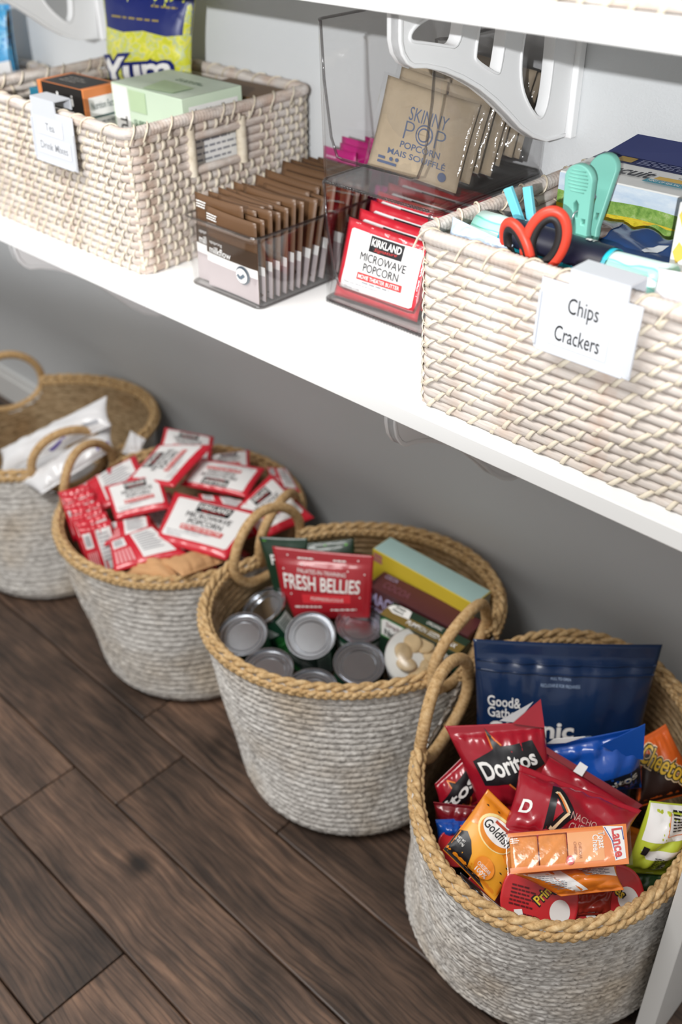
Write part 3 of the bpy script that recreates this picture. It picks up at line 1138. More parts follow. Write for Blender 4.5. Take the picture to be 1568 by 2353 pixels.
# ------------------------------------------------------------------ measured corner positions of the packages (metres)
Q = {
    'gg': [[-0.5329, 0.7732, 0.3439], [-0.3576, 0.9309, 0.339], [-0.3171, 0.8413, 0.1195], [-0.4673, 0.7121, 0.1339]],
    'dorA': [[-0.4788, 0.6516, 0.323], [-0.394, 0.7268, 0.3362], [-0.3436, 0.7028, 0.2584], [-0.4044, 0.6372, 0.2344]],
    'dorB': [[-0.3856, 0.6719, 0.3134], [-0.2557, 0.716, 0.3064], [-0.2451, 0.6624, 0.2921], [-0.3549, 0.5969, 0.2911]],
    'dorC': [[-0.4718, 0.6179, 0.2569], [-0.46, 0.6701, 0.2872], [-0.4191, 0.6646, 0.236], [-0.4503, 0.6062, 0.2226]],
    'dorD': [[-0.3962, 0.7105, 0.3088], [-0.2652, 0.7441, 0.2772], [-0.2832, 0.7094, 0.2516], [-0.3888, 0.6783, 0.2729]],
    'dorE': [[-0.4581, 0.5935, 0.2609], [-0.4117, 0.6274, 0.2607], [-0.4133, 0.6253, 0.2218], [-0.4544, 0.5952, 0.2213]],
    'cool': [[-0.3882, 0.7303, 0.2958], [-0.3101, 0.8124, 0.3216], [-0.2922, 0.7997, 0.2383], [-0.3554, 0.7362, 0.2257]],
    'cheet': [[-0.3159, 0.8463, 0.2619], [-0.3001, 0.8809, 0.2746], [-0.2294, 0.8658, 0.2162], [-0.2806, 0.7957, 0.2036]],
    'lime': [[-0.2489, 0.7249, 0.313], [-0.2088, 0.7709, 0.2981], [-0.2, 0.7239, 0.2261], [-0.2406, 0.6781, 0.242]],
    'gold': [[-0.3951, 0.6102, 0.3097], [-0.3326, 0.6196, 0.2782], [-0.3315, 0.5454, 0.237], [-0.3976, 0.5379, 0.2717]],
    'lance': [[-0.3394, 0.5797, 0.3207], [-0.2447, 0.662, 0.3451], [-0.2218, 0.634, 0.3291], [-0.314, 0.5525, 0.3047]],
    'orng': [[-0.3211, 0.5689, 0.2841], [-0.2424, 0.6431, 0.2997], [-0.2232, 0.6323, 0.2855], [-0.2688, 0.5877, 0.2755]],
    'prA': [[-0.3262, 0.5576, 0.237], [-0.3122, 0.5866, 0.2552], [-0.2657, 0.6039, 0.2335], [-0.2656, 0.5801, 0.2086]],
    'prB': [[-0.2598, 0.6133, 0.2252], [-0.2264, 0.657, 0.2631], [-0.1973, 0.666, 0.2446], [-0.2304, 0.6196, 0.2014]],
    'prC': [[-0.3399, 0.5644, 0.235], [-0.3372, 0.5903, 0.2497], [-0.3233, 0.5996, 0.2459], [-0.3241, 0.5642, 0.2238]],
    'prD': [[-0.4148, 0.5511, 0.2338], [-0.4125, 0.5852, 0.2571], [-0.3908, 0.5937, 0.2495], [-0.398, 0.5506, 0.2228]],
    'blk': [[-0.3726, 0.5358, 0.2561], [-0.3173, 0.5464, 0.2312], [-0.3174, 0.5323, 0.2231], [-0.3709, 0.5233, 0.2478]],
    'bluL': [[-0.4462, 0.5823, 0.249], [-0.4118, 0.6208, 0.2473], [-0.4073, 0.6009, 0.227], [-0.4302, 0.5701, 0.2239]],
    'fresh': [[-0.8973, 0.7639, 0.3056], [-0.7702, 0.8483, 0.3071], [-0.7492, 0.8166, 0.2199], [-0.8491, 0.7421, 0.2033]],
    'grnA': [[-0.9111, 0.7411, 0.3087], [-0.8491, 0.7839, 0.3139], [-0.8352, 0.7569, 0.2236], [-0.8711, 0.7327, 0.222]],
    'grnB': [[-0.9021, 0.824, 0.2695], [-0.8406, 0.8781, 0.2813], [-0.8186, 0.8573, 0.2314], [-0.8768, 0.8064, 0.2207]],
    'teal_top': [[-0.8083, 0.8804, 0.2893], [-0.8082, 0.9166, 0.291], [-0.6055, 0.9239, 0.2908], [-0.6065, 0.8834, 0.2889]],
    'mar_top': [[-0.7704, 0.847, 0.2661], [-0.778, 0.8891, 0.2706], [-0.5901, 0.917, 0.2637], [-0.5871, 0.8684, 0.2588]],
    'mar_front': [[-0.7605, 0.8361, 0.2782], [-0.586, 0.8667, 0.2606], [-0.5794, 0.8513, 0.1854], [-0.7547, 0.8227, 0.2127]],
    'nat_top': [[-0.7095, 0.8026, 0.2628], [-0.7121, 0.8393, 0.2611], [-0.5956, 0.8665, 0.2401], [-0.577, 0.8378, 0.2386]],
    'nat_front': [[-0.7026, 0.7896, 0.2492], [-0.5607, 0.8172, 0.2354], [-0.5581, 0.8046, 0.1837], [-0.6984, 0.78, 0.2081]],
    'k5': [[-1.1319, 0.7646, 0.294], [-0.9845, 0.8283, 0.289], [-0.9683, 0.7302, 0.2597], [-1.0856, 0.6809, 0.2641]],
    'k2': [[-1.0525, 0.848, 0.2771], [-1.161, 0.7945, 0.2787], [-1.1797, 0.8611, 0.292], [-1.0785, 0.9154, 0.2913]],
    'k1': [[-1.2167, 0.7268, 0.2927], [-1.2457, 0.8207, 0.3106], [-1.1632, 0.8764, 0.3199], [-1.1365, 0.7671, 0.2991]],
    'k0': [[-1.3017, 0.8763, 0.2985], [-1.2217, 0.9223, 0.291], [-1.1791, 0.8774, 0.2705], [-1.2647, 0.8286, 0.2787]],
    'k3': [[-1.2156, 0.9072, 0.2652], [-1.164, 0.9701, 0.2728], [-1.1146, 0.9283, 0.2568], [-1.1874, 0.8755, 0.2542]],
    'k4': [[-1.0526, 0.8197, 0.2647], [-1.0571, 0.9196, 0.2944], [-0.9276, 0.9086, 0.2575], [-0.969, 0.8056, 0.2389]],
    'k6': [[-1.2349, 0.6969, 0.2904], [-1.1827, 0.7768, 0.3035], [-1.1173, 0.7422, 0.2797], [-1.1689, 0.6694, 0.2686]],
    'k7': [[-1.14, 0.6351, 0.2614], [-1.1134, 0.7015, 0.2713], [-1.0267, 0.7022, 0.2573], [-1.0864, 0.6042, 0.246]],
    'k8': [[-1.3282, 0.6543, 0.2491], [-1.2885, 0.7932, 0.291], [-1.1927, 0.758, 0.2779], [-1.2495, 0.622, 0.2372]],
    'k9': [[-1.184, 0.6536, 0.2618], [-1.1371, 0.7148, 0.2697], [-1.0983, 0.6928, 0.2622], [-1.1434, 0.6278, 0.2534]],
    'k10': [[-1.1067, 0.9688, 0.2635], [-1.0718, 0.9983, 0.2604], [-1.0004, 0.9792, 0.2299], [-1.0531, 0.9372, 0.2354]],
    'k11': [[-1.0118, 0.9399, 0.2622], [-0.9539, 0.9379, 0.2466], [-0.9377, 0.9057, 0.2276], [-0.9765, 0.894, 0.2321]],
    'k12': [[-1.1281, 0.8066, 0.2704], [-1.0662, 0.8522, 0.2633], [-1.0166, 0.8357, 0.2521], [-1.0879, 0.7862, 0.2607]],
    'tanA': [[-1.078, 0.6157, 0.2395], [-1.082, 0.6565, 0.2436], [-1.0261, 0.6904, 0.2499], [-1.001, 0.6534, 0.2471]],
    'tanB': [[-1.0475, 0.6614, 0.2551], [-1.0281, 0.7346, 0.2426], [-0.981, 0.7396, 0.2458], [-0.9848, 0.659, 0.2612]],
    'w1': [[-1.5323, 0.6679, 0.2386], [-1.3936, 0.8394, 0.3408], [-1.3457, 0.8087, 0.3076], [-1.4941, 0.6383, 0.2082]],
    'w2': [[-1.4375, 0.643, 0.2224], [-1.3827, 0.8307, 0.2922], [-1.3302, 0.7941, 0.2711], [-1.3723, 0.6544, 0.2192]],
    'w3': [[-1.382, 0.855, 0.2682], [-1.3512, 0.8648, 0.2579], [-1.3371, 0.8353, 0.2307], [-1.3708, 0.8228, 0.2408]],
    'kshelf': [[-0.7928, 0.8261, 0.8045], [-0.6728, 0.8459, 0.7925], [-0.6703, 0.8217, 0.6957], [-0.7979, 0.8012, 0.7108]],
    'skin': [[-0.7581, 0.8525, 0.9631], [-0.6456, 0.8687, 0.9473], [-0.6476, 0.8378, 0.8629], [-0.7589, 0.8207, 0.8756]],
    'yum': [[-1.3614, 0.9115, 1.0075], [-1.2017, 0.955, 0.9969], [-1.2076, 0.9352, 0.8764], [-1.352, 0.8924, 0.8631]],
    'choc': [[-0.983, 0.7395, 0.8206], [-0.8502, 0.7402, 0.8175], [-0.8514, 0.7308, 0.7055], [-0.9812, 0.7297, 0.7029]],
    'label': [[-0.4157, 0.6619, 0.8862], [-0.3249, 0.6627, 0.8852], [-0.3271, 0.6621, 0.8256], [-0.4176, 0.6614, 0.8273]],
    'teablk': [[-1.3232, 0.7821, 0.8911], [-1.2462, 0.7801, 0.8714], [-1.2403, 0.779, 0.8499], [-1.3244, 0.7796, 0.8419]],
}
FLAP = {
    'dorA_flap': [[-0.4186, 0.7002, 0.3338], [-0.4045, 0.7318, 0.3598], [-0.3887, 0.7216, 0.332]],
    'dorA_lining': [[-0.4319, 0.6931, 0.3339], [-0.4105, 0.7265, 0.3552], [-0.4159, 0.705, 0.3335]],
    'dorD_seal': [[-0.393, 0.7082, 0.311], [-0.3881, 0.7137, 0.314], [-0.2653, 0.7429, 0.2821], [-0.2689, 0.7356, 0.2766]],
    'dorD_tag': [[-0.3403, 0.7262, 0.3087], [-0.3308, 0.7281, 0.3059], [-0.3315, 0.7188, 0.297], [-0.3419, 0.7163, 0.2996]],
    'cool_flap': [[-0.3378, 0.7644, 0.3069], [-0.3071, 0.803, 0.335], [-0.2971, 0.7957, 0.2881], [-0.318, 0.7782, 0.2937]],
    'cool_back': [[-0.3861, 0.7287, 0.3017], [-0.3813, 0.7355, 0.3081], [-0.3561, 0.76, 0.3111], [-0.3708, 0.7434, 0.303]],
    'lime_seal': [[-0.2034, 0.7248, 0.2612], [-0.1914, 0.736, 0.2537], [-0.2011, 0.7078, 0.2368], [-0.2063, 0.7022, 0.2391]],
}

Q['kshelf'] = [[-0.792, 0.826, 0.808], [-0.672, 0.838, 0.800], [-0.670, 0.808, 0.7185], [-0.796, 0.802, 0.7175]]

def lines(u0, u1, v0, n, dv, hh, seed=0):
    """illegible small print: broken line strokes"""
    r_ = np.random.RandomState(seed)
    out = []
    for i in range(n):
        u = u0
        end = u1 - (u1 - u0) * r_.uniform(0, 0.35)
        while u < end:
            w = (u1 - u0) * r_.uniform(0.08, 0.22)
            out.append(('r', u, v0 + i * dv, min(u + w, end), v0 + i * dv + hh))
            u += w + (u1 - u0) * 0.035
    return out

def shrink(q, k, d=(0, 0, 0)):
    q = np.array(q)
    c = q.mean(0)
    return [list(c + (p - c) * k + np.array(d)) for p in q]
for k_, f_, d_ in (('k4', 0.86, (-0.008, -0.004, 0.004)), ('k10', 0.75, (-0.010, -0.030, 0.012)), ('k11', 0.75, (-0.030, -0.022, 0.014)), ('k8', 0.90, (0.012, 0.006, 0.004)), ('k3', 0.92, (0, -0.012, 0.002))):
    Q[k_] = shrink(Q[k_], f_, d_)

# printing inks and films
K_ = inkm('ink_black', '#17151a')
W_ = inkm('ink_white', '#f2f1ee')
RED = foil('film_popcorn_red', '#cf1f33')
PANEL = M('film_white_panel', '#ecebea', 0.35, 0, 0.02, 20, 0.05, 60, 0.2)
INKRED = inkm('ink_red', '#d33a3a')
GREYT = inkm('ink_grey', '#8e8f96')
SILV = M('film_silver_lining', '#c9c9cb', 0.3, 0.35, 0.05, 20)
SEALRED = foil('film_crisp_red_dark', '#7c1620')

def thin(name, P, m, parent, th=0.0012):
    P = np.array(P)
    n = unit(np.cross(P[1] - P[0], P[2] - P[0])) * th
    k = len(P)
    V = np.concatenate([P, P - n])
    Fc = [list(range(k)), list(range(2 * k - 1, k - 1, -1))] + [[i, i + k, (i + 1) % k + k, (i + 1) % k] for i in range(k)]
    return part(name, V, Fc, m, parent)

def lerp_quad(q, u0, v0, u1, v1):
    q = np.array(q)
    f = lambda u, v: (q[0] * (1 - u) + q[1] * u) * (1 - v) + (q[3] * (1 - u) + q[2] * u) * v
    return [f(u0, v0), f(u1, v0), f(u1, v1), f(u0, v1)]

def shift(q, d):
    return [list(np.array(p) + np.array(d)) for p in q]

# ------------------------------------------------------------------ red microwave popcorn packets
FINE = [('t', 'Made with whole grain popcorn', 0.33, 0.765, 0.42, 0.038), ('t', 'Gluten Free', 0.23, 0.82, 0.19, 0.036)] + lines(0.34, 0.74, 0.712, 1, 0.03, 0.014)

def popcorn(name, q, label, group, seed=0, full=True, T=0.007, wr=0.0010, kind='front', root=None):
    s = bag(name, q, T, RED, label, 'popcorn packet', group, 0.03, 0.03, wr, seed, None, 24, 20, 0.02, pw=0.32, backT=0.8)
    r = s.root
    if kind == 'front':
        g = [('printed_panel', PANEL, [('p', [(0.08, 0.12), (0.10, 0.10), (0.91, 0.10), (0.93, 0.13), (0.93, 0.83), (0.90, 0.86), (0.10, 0.86), (0.07, 0.83)])]),
             ('logo_patch', K_, [('r', 0.33, 0.115, 0.72, 0.315)])]
        g += [('lettering', W_, [('t', 'KIRKLAND', 0.525, 0.19, 0.35, 0.095, 0, 0.02)])]
        g += [('lettering', INKRED, [('t', 'Signature', 0.53, 0.272, 0.27, 0.055, 3, 0, 0.3), ('r', 0.26, 0.605, 0.79, 0.695)])]
        g += [('lettering', K_, [('t', 'MICROWAVE', 0.525, 0.395, 0.54, 0.105), ('t', 'POPCORN', 0.525, 0.525, 0.42, 0.105)])]
        if full:
            g += [('lettering', W_, [('t', 'MOVIE THEATER BUTTER', 0.525, 0.65, 0.49, 0.052, 0, 0.012)]),
                  ('fine_print', GREYT, FINE)]
        prints(s, r, g, 6, 0.00035)
    elif kind == 'back':
        g = [('printed_panel', PANEL, [('r', 0.45, 0.10, 0.92, 0.86), ('r', 0.06, 0.12, 0.30, 0.40)]),
             ('lettering', inkm('ink_pink', '#e9a3a6'), [('r', 0.06 + 0.06 * i, 0.48, 0.095 + 0.06 * i, 0.86) for i in range(5)]),
             ('fine_print', GREYT, [('r', 0.50, 0.18 + 0.07 * i, 0.50 + 0.3 + 0.03 * (i % 3), 0.20 + 0.07 * i) for i in range(8)] + [('r', 0.09 + 0.012 * i, 0.16, 0.095 + 0.012 * i, 0.36) for i in range(14)])]
        prints(s, r, g, 6, 0.00035)
    return s

GP = 'popcorn packets heaped in the basket'
popcorn('popcorn_packet', Q['k5'], 'popcorn packet lying face up at the front of the packet heap', GP, 1)
popcorn('popcorn_packet', Q['k2'], 'upside-down popcorn packet in the middle of the packet heap', GP, 2)
popcorn('popcorn_packet', Q['k1'], 'topmost popcorn packet turned sideways over the packet heap', GP, 3)
popcorn('popcorn_packet', Q['k0'], 'popcorn packet tucked behind the topmost packet of the heap', GP, 4)
popcorn('popcorn_packet', Q['k3'], 'popcorn packet sticking up at the back of the packet heap', GP, 5)
popcorn('popcorn_packet', Q['k4'], 'popcorn packet tilted diagonally by the right handle of its basket', GP, 6)
popcorn('popcorn_packet', Q['k6'], 'popcorn packet under the topmost one, red border toward the left handle', GP, 7)
popcorn('popcorn_packet', Q['k7'], 'popcorn packet lying back side up beside the kraft bags', GP, 8, kind='back')
popcorn('popcorn_packet', Q['k8'], 'large clear-wrapped popcorn packet with red band inside the left handle', GP, 9, kind='back', wr=0.003, T=0.009)
popcorn('popcorn_packet', Q['k9'], 'popcorn packet showing its barcode at the left of the heap', GP, 10, kind='back')
popcorn('popcorn_packet', Q['k10'], 'crumpled popcorn packet at the back right rim of the heap', GP, 11, kind='back', wr=0.003)
popcorn('popcorn_packet', Q['k11'], 'small crumpled popcorn packet behind the right handle of the heap', GP, 12, kind='back', wr=0.003)
popcorn('popcorn_packet', Q['k12'], 'popcorn packet half hidden under the upside-down packet', GP, 13, kind='back')
rs = np.random.RandomState(8)
# packets standing on edge along the left front of the basket
for i in range(7):
    c = np.array([-1.262 + 0.0185 * i, 0.662 - 0.006 * i + 0.004 * (i % 2), 0.247])
    ex = unit(np.array([0.45, 0.86, 0.10 + 0.05 * (i % 3)]))
    n_ = unit(np.array([0.80, -0.38, 0.45]))
    ex = unit(ex - n_ * (ex @ n_))
    ey = np.cross(n_, ex)
    w, h = 0.052, 0.040
    q = [c - ex * w / 2 + ey * h, c + ex * w / 2 + ey * h, c + ex * w / 2 - ey * h * 1.2, c - ex * w / 2 - ey * h * 1.2]
    s = popcorn('popcorn_packet', q, '%s popcorn packet from the left in the row standing on edge at the rim' % ['first', 'second', 'third', 'fourth', 'fifth', 'sixth', 'seventh'][i], 'popcorn packets on edge in the basket', 20 + i, kind='back', T=0.006, wr=0.003)
for i in range(13):          # packets below the top layer
    a = i * 2.4
    c = np.array([-1.120 + 0.050 * math.cos(a), 0.770 + 0.050 * math.sin(a), 0.045 + 0.0155 * i])
    ex = np.array([math.cos(a * 1.3), math.sin(a * 1.3), rs.normal() * 0.06])
    ex = unit(ex)
    ey = unit(np.cross([0.05, -0.05, 1], ex))
    w, h = 0.125, 0.095
    q = [c - ex * w / 2 + ey * h / 2, c + ex * w / 2 + ey * h / 2, c + ex * w / 2 - ey * h / 2, c - ex * w / 2 - ey * h / 2]
    popcorn('popcorn_packet', q, 'popcorn packet buried beneath the top layer of the packet heap', 'buried popcorn packets', 40 + i, False)
KRAFT = M('kraft_paper', '#c99a6c', 0.8, 0, 0.1, 30, 0.25, 120)
for nm, lb, sd in (('tanA', 'crumpled kraft paper bag at the front rim of the packet basket', 1), ('tanB', 'larger crumpled kraft bag beside the front popcorn packet', 2)):
    bag('kraft_bag', Q[nm], 0.012, KRAFT, lb, 'paper bag', None, 0.04, 0.04, 0.004, sd, waves=7)

# ------------------------------------------------------------------ open-front bins on the shelf
GB = 'popcorn packets in the lower clear bin'
for i in range(7):
    q = shift(Q['kshelf'], (0.002 * (i % 3) - 0.001, 0.0165 * i + 0.001, 0.0062 * min(i, 5)))
    lab = ['front popcorn packet facing out of the lower clear bin', 'second popcorn packet from the front in the lower clear bin', 'third popcorn packet from the front in the lower clear bin',
           'fourth popcorn packet from the front in the lower clear bin', 'fifth popcorn packet from the front in the lower clear bin', 'sixth popcorn packet from the front in the lower clear bin',
           'rearmost popcorn packet in the lower clear bin'][i]
    s = popcorn('popcorn_packet', q, lab, GB, 60 + i, i == 0, T=0.0065)
    if i == 0:
        KFRONT = s.root
film = clear_plastic('crinkled_clear_film', (0.97, 0.97, 0.97), 0.14, 1.0, 0.22)
qk = np.array(Q['kshelf'])
ww = [qk[0] + [-0.009, -0.001, 0.004], qk[0] + [0.004, -0.001, 0.002], qk[3] + [0.004, -0.001, 0.0], qk[3] + [-0.004, -0.001, 0.001]]

sw_ = Surf(lerp_quad(Q['kshelf'], -0.045, -0.02, 1.0, 1.0), pillow(0.0095, 0.02, 0.02, 0.0030, 77, 0.2, 8))
uu_, vv_ = np.meshgrid(np.linspace(0, 1, 40), np.linspace(0, 1, 30), indexing='ij')
part('clear_overwrap', sw_(uu_, vv_).reshape(-1, 3), gridf(40, 30)[:, ::-1], film, KFRONT, True)

KRB = M('kraft_bag_paper', '#a99880', 0.75, 0, 0.12, 22, 0.3, 70)
BLU = inkm('ink_slate_blue', '#55607a')
GS = 'kraft popcorn bags in the upper clear bin'
for i in range(7):
    q = shift(Q['skin'], (0.003 * (i % 2), 0.0185 * i, 0.004 * (i % 3) + 0.002 * i))
    lab = ['front kraft popcorn bag facing out of the upper clear bin', 'second kraft popcorn bag from the front in the upper clear bin', 'third kraft popcorn bag from the front in the upper clear bin',
           'fourth kraft popcorn bag from the front in the upper clear bin', 'fifth kraft popcorn bag from the front in the upper clear bin', 'sixth kraft popcorn bag from the front in the upper clear bin',
           'rearmost kraft popcorn bag in the upper clear bin'][i]
    s = bag('popcorn_bag', q, 0.006, KRB, lab, 'popcorn bag', GS, 0.03, 0.03, 0.0016, 70 + i, None, 22, 22, 0.02, pw=0.3, backT=0.9)
    if i == 0:
        # letters over the kraft front
        prints(s, s.root, [('lettering', BLU, [('t', 'SKINNY', 0.56, 0.31, 0.42, 0.15), ('t', 'P', 0.385, 0.50, 0.105, 0.20, 0, -0.02), ('t', 'P', 0.735, 0.50, 0.105, 0.20, 0, -0.02),
                                               ('t', 'POPCORN', 0.55, 0.665, 0.44, 0.075, 0, 0.015), ('t', 'MAIS SOUFFLÉ', 0.53, 0.765, 0.64, 0.085, 0, 0.015)]),
                           ('lettering', BLU, [('e', 0.56, 0.50, 0.098, 0.116)]), ('lettering', KRB, [('e', 0.56, 0.50, 0.083, 0.099)]),
                           ('lettering', BLU, [('e', 0.56, 0.50, 0.067, 0.079)]), ('lettering', KRB, [('e', 0.56, 0.50, 0.051, 0.062)]),
                           ('seal_badge', BLU, [('e', 0.84, 0.88, 0.045, 0.052), ('r', 0.12, 0.85, 0.20, 0.88), ('r', 0.12, 0.90, 0.34, 0.93), ('e', 0.27, 0.86, 0.02, 0.022), ('e', 0.34, 0.855, 0.02, 0.022)])], 6, 0.0003)
    # crinkled overwrap of each bag
    e = np.array(q)
    c = e.mean(0)
    qw = [list(c + (p - c) * np.array([1.10, 1.0, 1.06])) for p in e]
    qw = [[max(-0.8015, min(-0.6385, p[0])), p[1], max(0.8585, p[2])] for p in qw]
    sw = Surf(qw, pillow(0.0085, 0.02, 0.02, 0.0028, 90 + i, 0.25, 8))
    u, v = np.meshgrid(np.linspace(0, 1, 30), np.linspace(0, 1, 30), indexing='ij')
    part('clear_overwrap', sw(u, v).reshape(-1, 3), gridf(30, 30)[:, ::-1], film, s.root, True)

# ------------------------------------------------------------------ drink sachets in the clear container
COCOA = M('sachet_brown', '#5f432b', 0.45, 0, 0.1, 12, 0.1, 60, 0.1)
COCOA_D = M('sachet_dark_brown', '#43301f', 0.45, 0, 0.08, 12)
MAUVE = M('sachet_mauve_grey', '#b9aeaf', 0.45, 0, 0.05, 12)
GC = 'brown drink sachets in the clear container'
rs = np.random.RandomState(3)
ORD = ['front', 'second', 'third', 'fourth', 'fifth', 'sixth', 'seventh', 'eighth', 'ninth', 'tenth', 'eleventh', 'twelfth', 'thirteenth', 'fourteenth', 'fifteenth', 'sixteenth',
       'seventeenth', 'eighteenth', 'nineteenth', 'twentieth', 'twenty-first', 'twenty-second', 'twenty-third', 'twenty-fourth', 'twenty-fifth', 'twenty-sixth']
y = 0.722
for i in range(26):
    full = i in (0,)
    x0, x1 = -0.955, -0.846
    # two side-by-side columns, offset
    lean = 0.003 + 0.020 * (i / 26) + (0.010 if i > 13 else 0)
    zt = 0.820 + rs.uniform(-0.003, 0.004) + (0.008 if i > 16 else 0)
    xa = -0.959 if i % 2 else -0.936
    xb = -0.862 if i % 2 else -0.842
    if i == 0: xa, xb, zt = -0.934, -0.8415, 0.816
    if i == 1: xa, xb, zt = -0.9615, -0.870, 0.824
    tw = rs.uniform(-0.004, 0.004)
    q = [[xa, y + lean + tw, zt], [xb, y + lean, zt + rs.uniform(-0.003, 0.003)], [xb, y + 0.0005, ZS + 0.004], [xa, y + 0.0005 + tw * 0.3, ZS + 0.004]]
    lb = '%s brown drink sachet counted from the front of the clear container' % ORD[i]
    s = bag('drink_sachet', q, 0.0019, COCOA, lb, 'sachet', GC, 0.03, 0.03, 0.0006, 100 + i, None, 12, 16, 0.0, pw=0.4, backT=0.8)
    prints(s, s.root, [('printed_panel', MAUVE, [('r', 0.0, 0.60, 1.0, 1.0)]), ('printed_panel', W_, [('r', 0.0, 0.57, 1.0, 0.68)])], 4, 0.0004)
    if i < 2:
        prints(s, s.root, [('printed_panel', COCOA_D, [('r', 0.0, 0.36, 1.0, 0.57)]),
                           ('lettering', W_, lines(0.06, 0.30, 0.07, 3, 0.03, 0.016, 2) + [('t', 'upspring', 0.22, 0.42, 0.26, 0.05), ('t', 'milkflow', 0.30, 0.51, 0.44, 0.09, 0, 0.015)])], 4, 0.0008)
        if i == 0:
            prints(s, s.root, [('seal_badge', inkm('ink_slate', '#5a6672'), [('e', 0.74, 0.69, 0.13, 0.115)]), ('seal_badge', W_, [('e', 0.74, 0.69, 0.105, 0.092), ]),
                               ('seal_badge', inkm('ink_slate', '#5a6672'), [('l', [(0.68, 0.68), (0.73, 0.72), (0.81, 0.66)], 0.004)])], 4, 0.0018)
    y += 0.0056 + (0.0022 if i > 14 else 0)
    if 0.832 < y < 0.848:
        y = 0.8485
PINK = M('sachet_magenta', '#c8187f', 0.4, 0, 0.06, 14, 0, 60, 0.15)
for i in range(5):
    xa = [-0.958, -0.952, -0.930, -0.934, -0.90][i]
    xb = xa + [0.075, 0.060, 0.075, 0.085, 0.06][i]
    zt = [0.818, 0.836, 0.842, 0.848, 0.852][i]
    yy = 0.936 + 0.0078 * i
    q = [[xa, yy + 0.002, zt], [xb, yy, zt + 0.002], [xb, yy - 0.006, ZS + 0.004], [xa, yy - 0.006, ZS + 0.004]]
    s = bag('pink_sachet', q, 0.002, PINK, '%s magenta sachet at the back of the clear container' % ['front', 'second', 'third', 'fourth', 'rearmost'][i], 'sachet', 'magenta sachets', 0.03, 0.03, 0.0006, 130 + i, None, 10, 12, 0.0, pw=0.4)
    prints(s, s.root, [('lettering', inkm('ink_pale_pink', '#eec3da'), lines(0.1, 0.5, 0.08, 3, 0.04, 0.02, 3) + [('e', 0.35, 0.26, 0.08, 0.02)])], 4, 0.0005)

# ------------------------------------------------------------------ cans and packages in the second basket
STEEL = M('tin_lid_steel', '#c6c9ce', 0.2, 1.0, 0.03, 60)
CANG = M('can_label_green', '#1c4a35', 0.45, 0, 0.12, 26, 0, 50, 0.2)
CANW = M('can_label_pale', '#cfd8d4', 0.45, 0, 0.05, 26)
LEAF = M('can_label_leaf_green', '#2f7d3c', 0.45, 0, 0.15, 60)

def can(px, tilt, label, r=0.0365, h=0.098, hint=(1, 0, 0), spin=0.0):
    c = np.array(px)
    ex, ey, ez = frame_for(np.array(tilt), hint)
    ex, ey = ex * math.cos(spin) + ey * math.sin(spin), ey * math.cos(spin) - ex * math.sin(spin)
    root = empty('food_can', tuple(c - ez * h), label, 'can', 'cans in the basket')
    V, Fc = lathe([(r * 0.955, -h + 0.003), (r * 0.965, -h + 0.006), (r * 0.965, -0.008), (r * 0.955, -0.0075)], 40, c, ex, ey, ez)
    part('can_body', V, Fc, CANG, root, False)
    prof = [(r * 0.955, -0.0045), (r * 1.0, -0.0035), (r * 1.012, -0.0012), (r * 1.0, 0.0004), (r * 0.965, 0.0004), (r * 0.945, -0.0012), (r * 0.925, -0.0048), (r * 0.87, -0.0050),
            (r * 0.845, -0.0032), (r * 0.80, -0.0032), (r * 0.775, -0.0052), (r * 0.72, -0.0052), (r * 0.695, -0.0034), (r * 0.655, -0.0034), (r * 0.63, -0.0058), (r * 0.3, -0.0058), (r * 0.02, -0.0058)]
    V, Fc = lathe(prof, 48, c, ex, ey, ez)
    part('can_lid', V, Fc[:-2] + [Fc[-1]], STEEL, root, False)
    V, Fc = lathe([(r * 0.955, -h + 0.0045), (r * 1.01, -h + 0.002), (r * 0.98, -h), (r * 0.3, -h + 0.001)], 32, c, ex, ey, ez)
    part('can_bottom', V, Fc, STEEL, root, True)
    s = CylSurf(c, ex, ey, ez, r * 0.966, -0.008, -h + 0.008, math.radians(-170), math.radians(0))
    g = [('label_panel', CANW, [('p', [(0.12, 0.10), (0.62, 0.05), (0.70, 0.30), (0.20, 0.38)]), ('r', 0.78, 0.02, 1.0, 0.98)]),
         ('label_panel', LEAF, [('e', 0.25, 0.62, 0.12, 0.22), ('e', 0.50, 0.75, 0.16, 0.18), ('e', 0.66, 0.55, 0.08, 0.2)])]
    if 'wordmark' in label or True:
        g.append(('lettering', K_ if False else CANG, [('t', 'Green\nGiant', 0.41, 0.215, 0.30, 0.24, 8, 0.02, 0.2)]))
        g.append(('fine_print', inkm('ink_dark_grey', '#4c4f50'), lines(0.80, 0.98, 0.08, 14, 0.06, 0.022, 5)))
    prints(s, root, g, 10, 0.0003)
    return root

TC = np.array([0.73, -0.68, 0.0])
UPV = np.array([0, 0, 1.0])
VIEW = math.atan2(-0.68, 0.73)
def lean(k, side=0.0):
    return UPV + TC * k + np.array([0.68, 0.73, 0]) * side
can((-0.857, 0.662, 0.224), lean(0.30, -0.10), 'leftmost can with a bright silver lid', hint=(0.9, -0.2, 0), spin=0.4)
can((-0.878, 0.722, 0.226), lean(0.10, -0.50), 'can leaning sideways against the back left of its basket', hint=(0.9, -0.2, 0), spin=0.6)
can((-0.786, 0.730, 0.220), lean(0.50, -0.05), 'can in the middle with a dark grey lid and the wordmark below', hint=(0.7, -0.7, 0), spin=0.9)
can((-0.750, 0.797, 0.220), lean(0.12, 0.0), 'can with a dark reddish lid in front of the red pouch', hint=(0.9, -0.2, 0), spin=0.5)
can((-0.697, 0.738, 0.219), lean(0.24, 0.0), 'can with a dark grey lid nearest the round tub', hint=(0.9, -0.2, 0), spin=1.4)
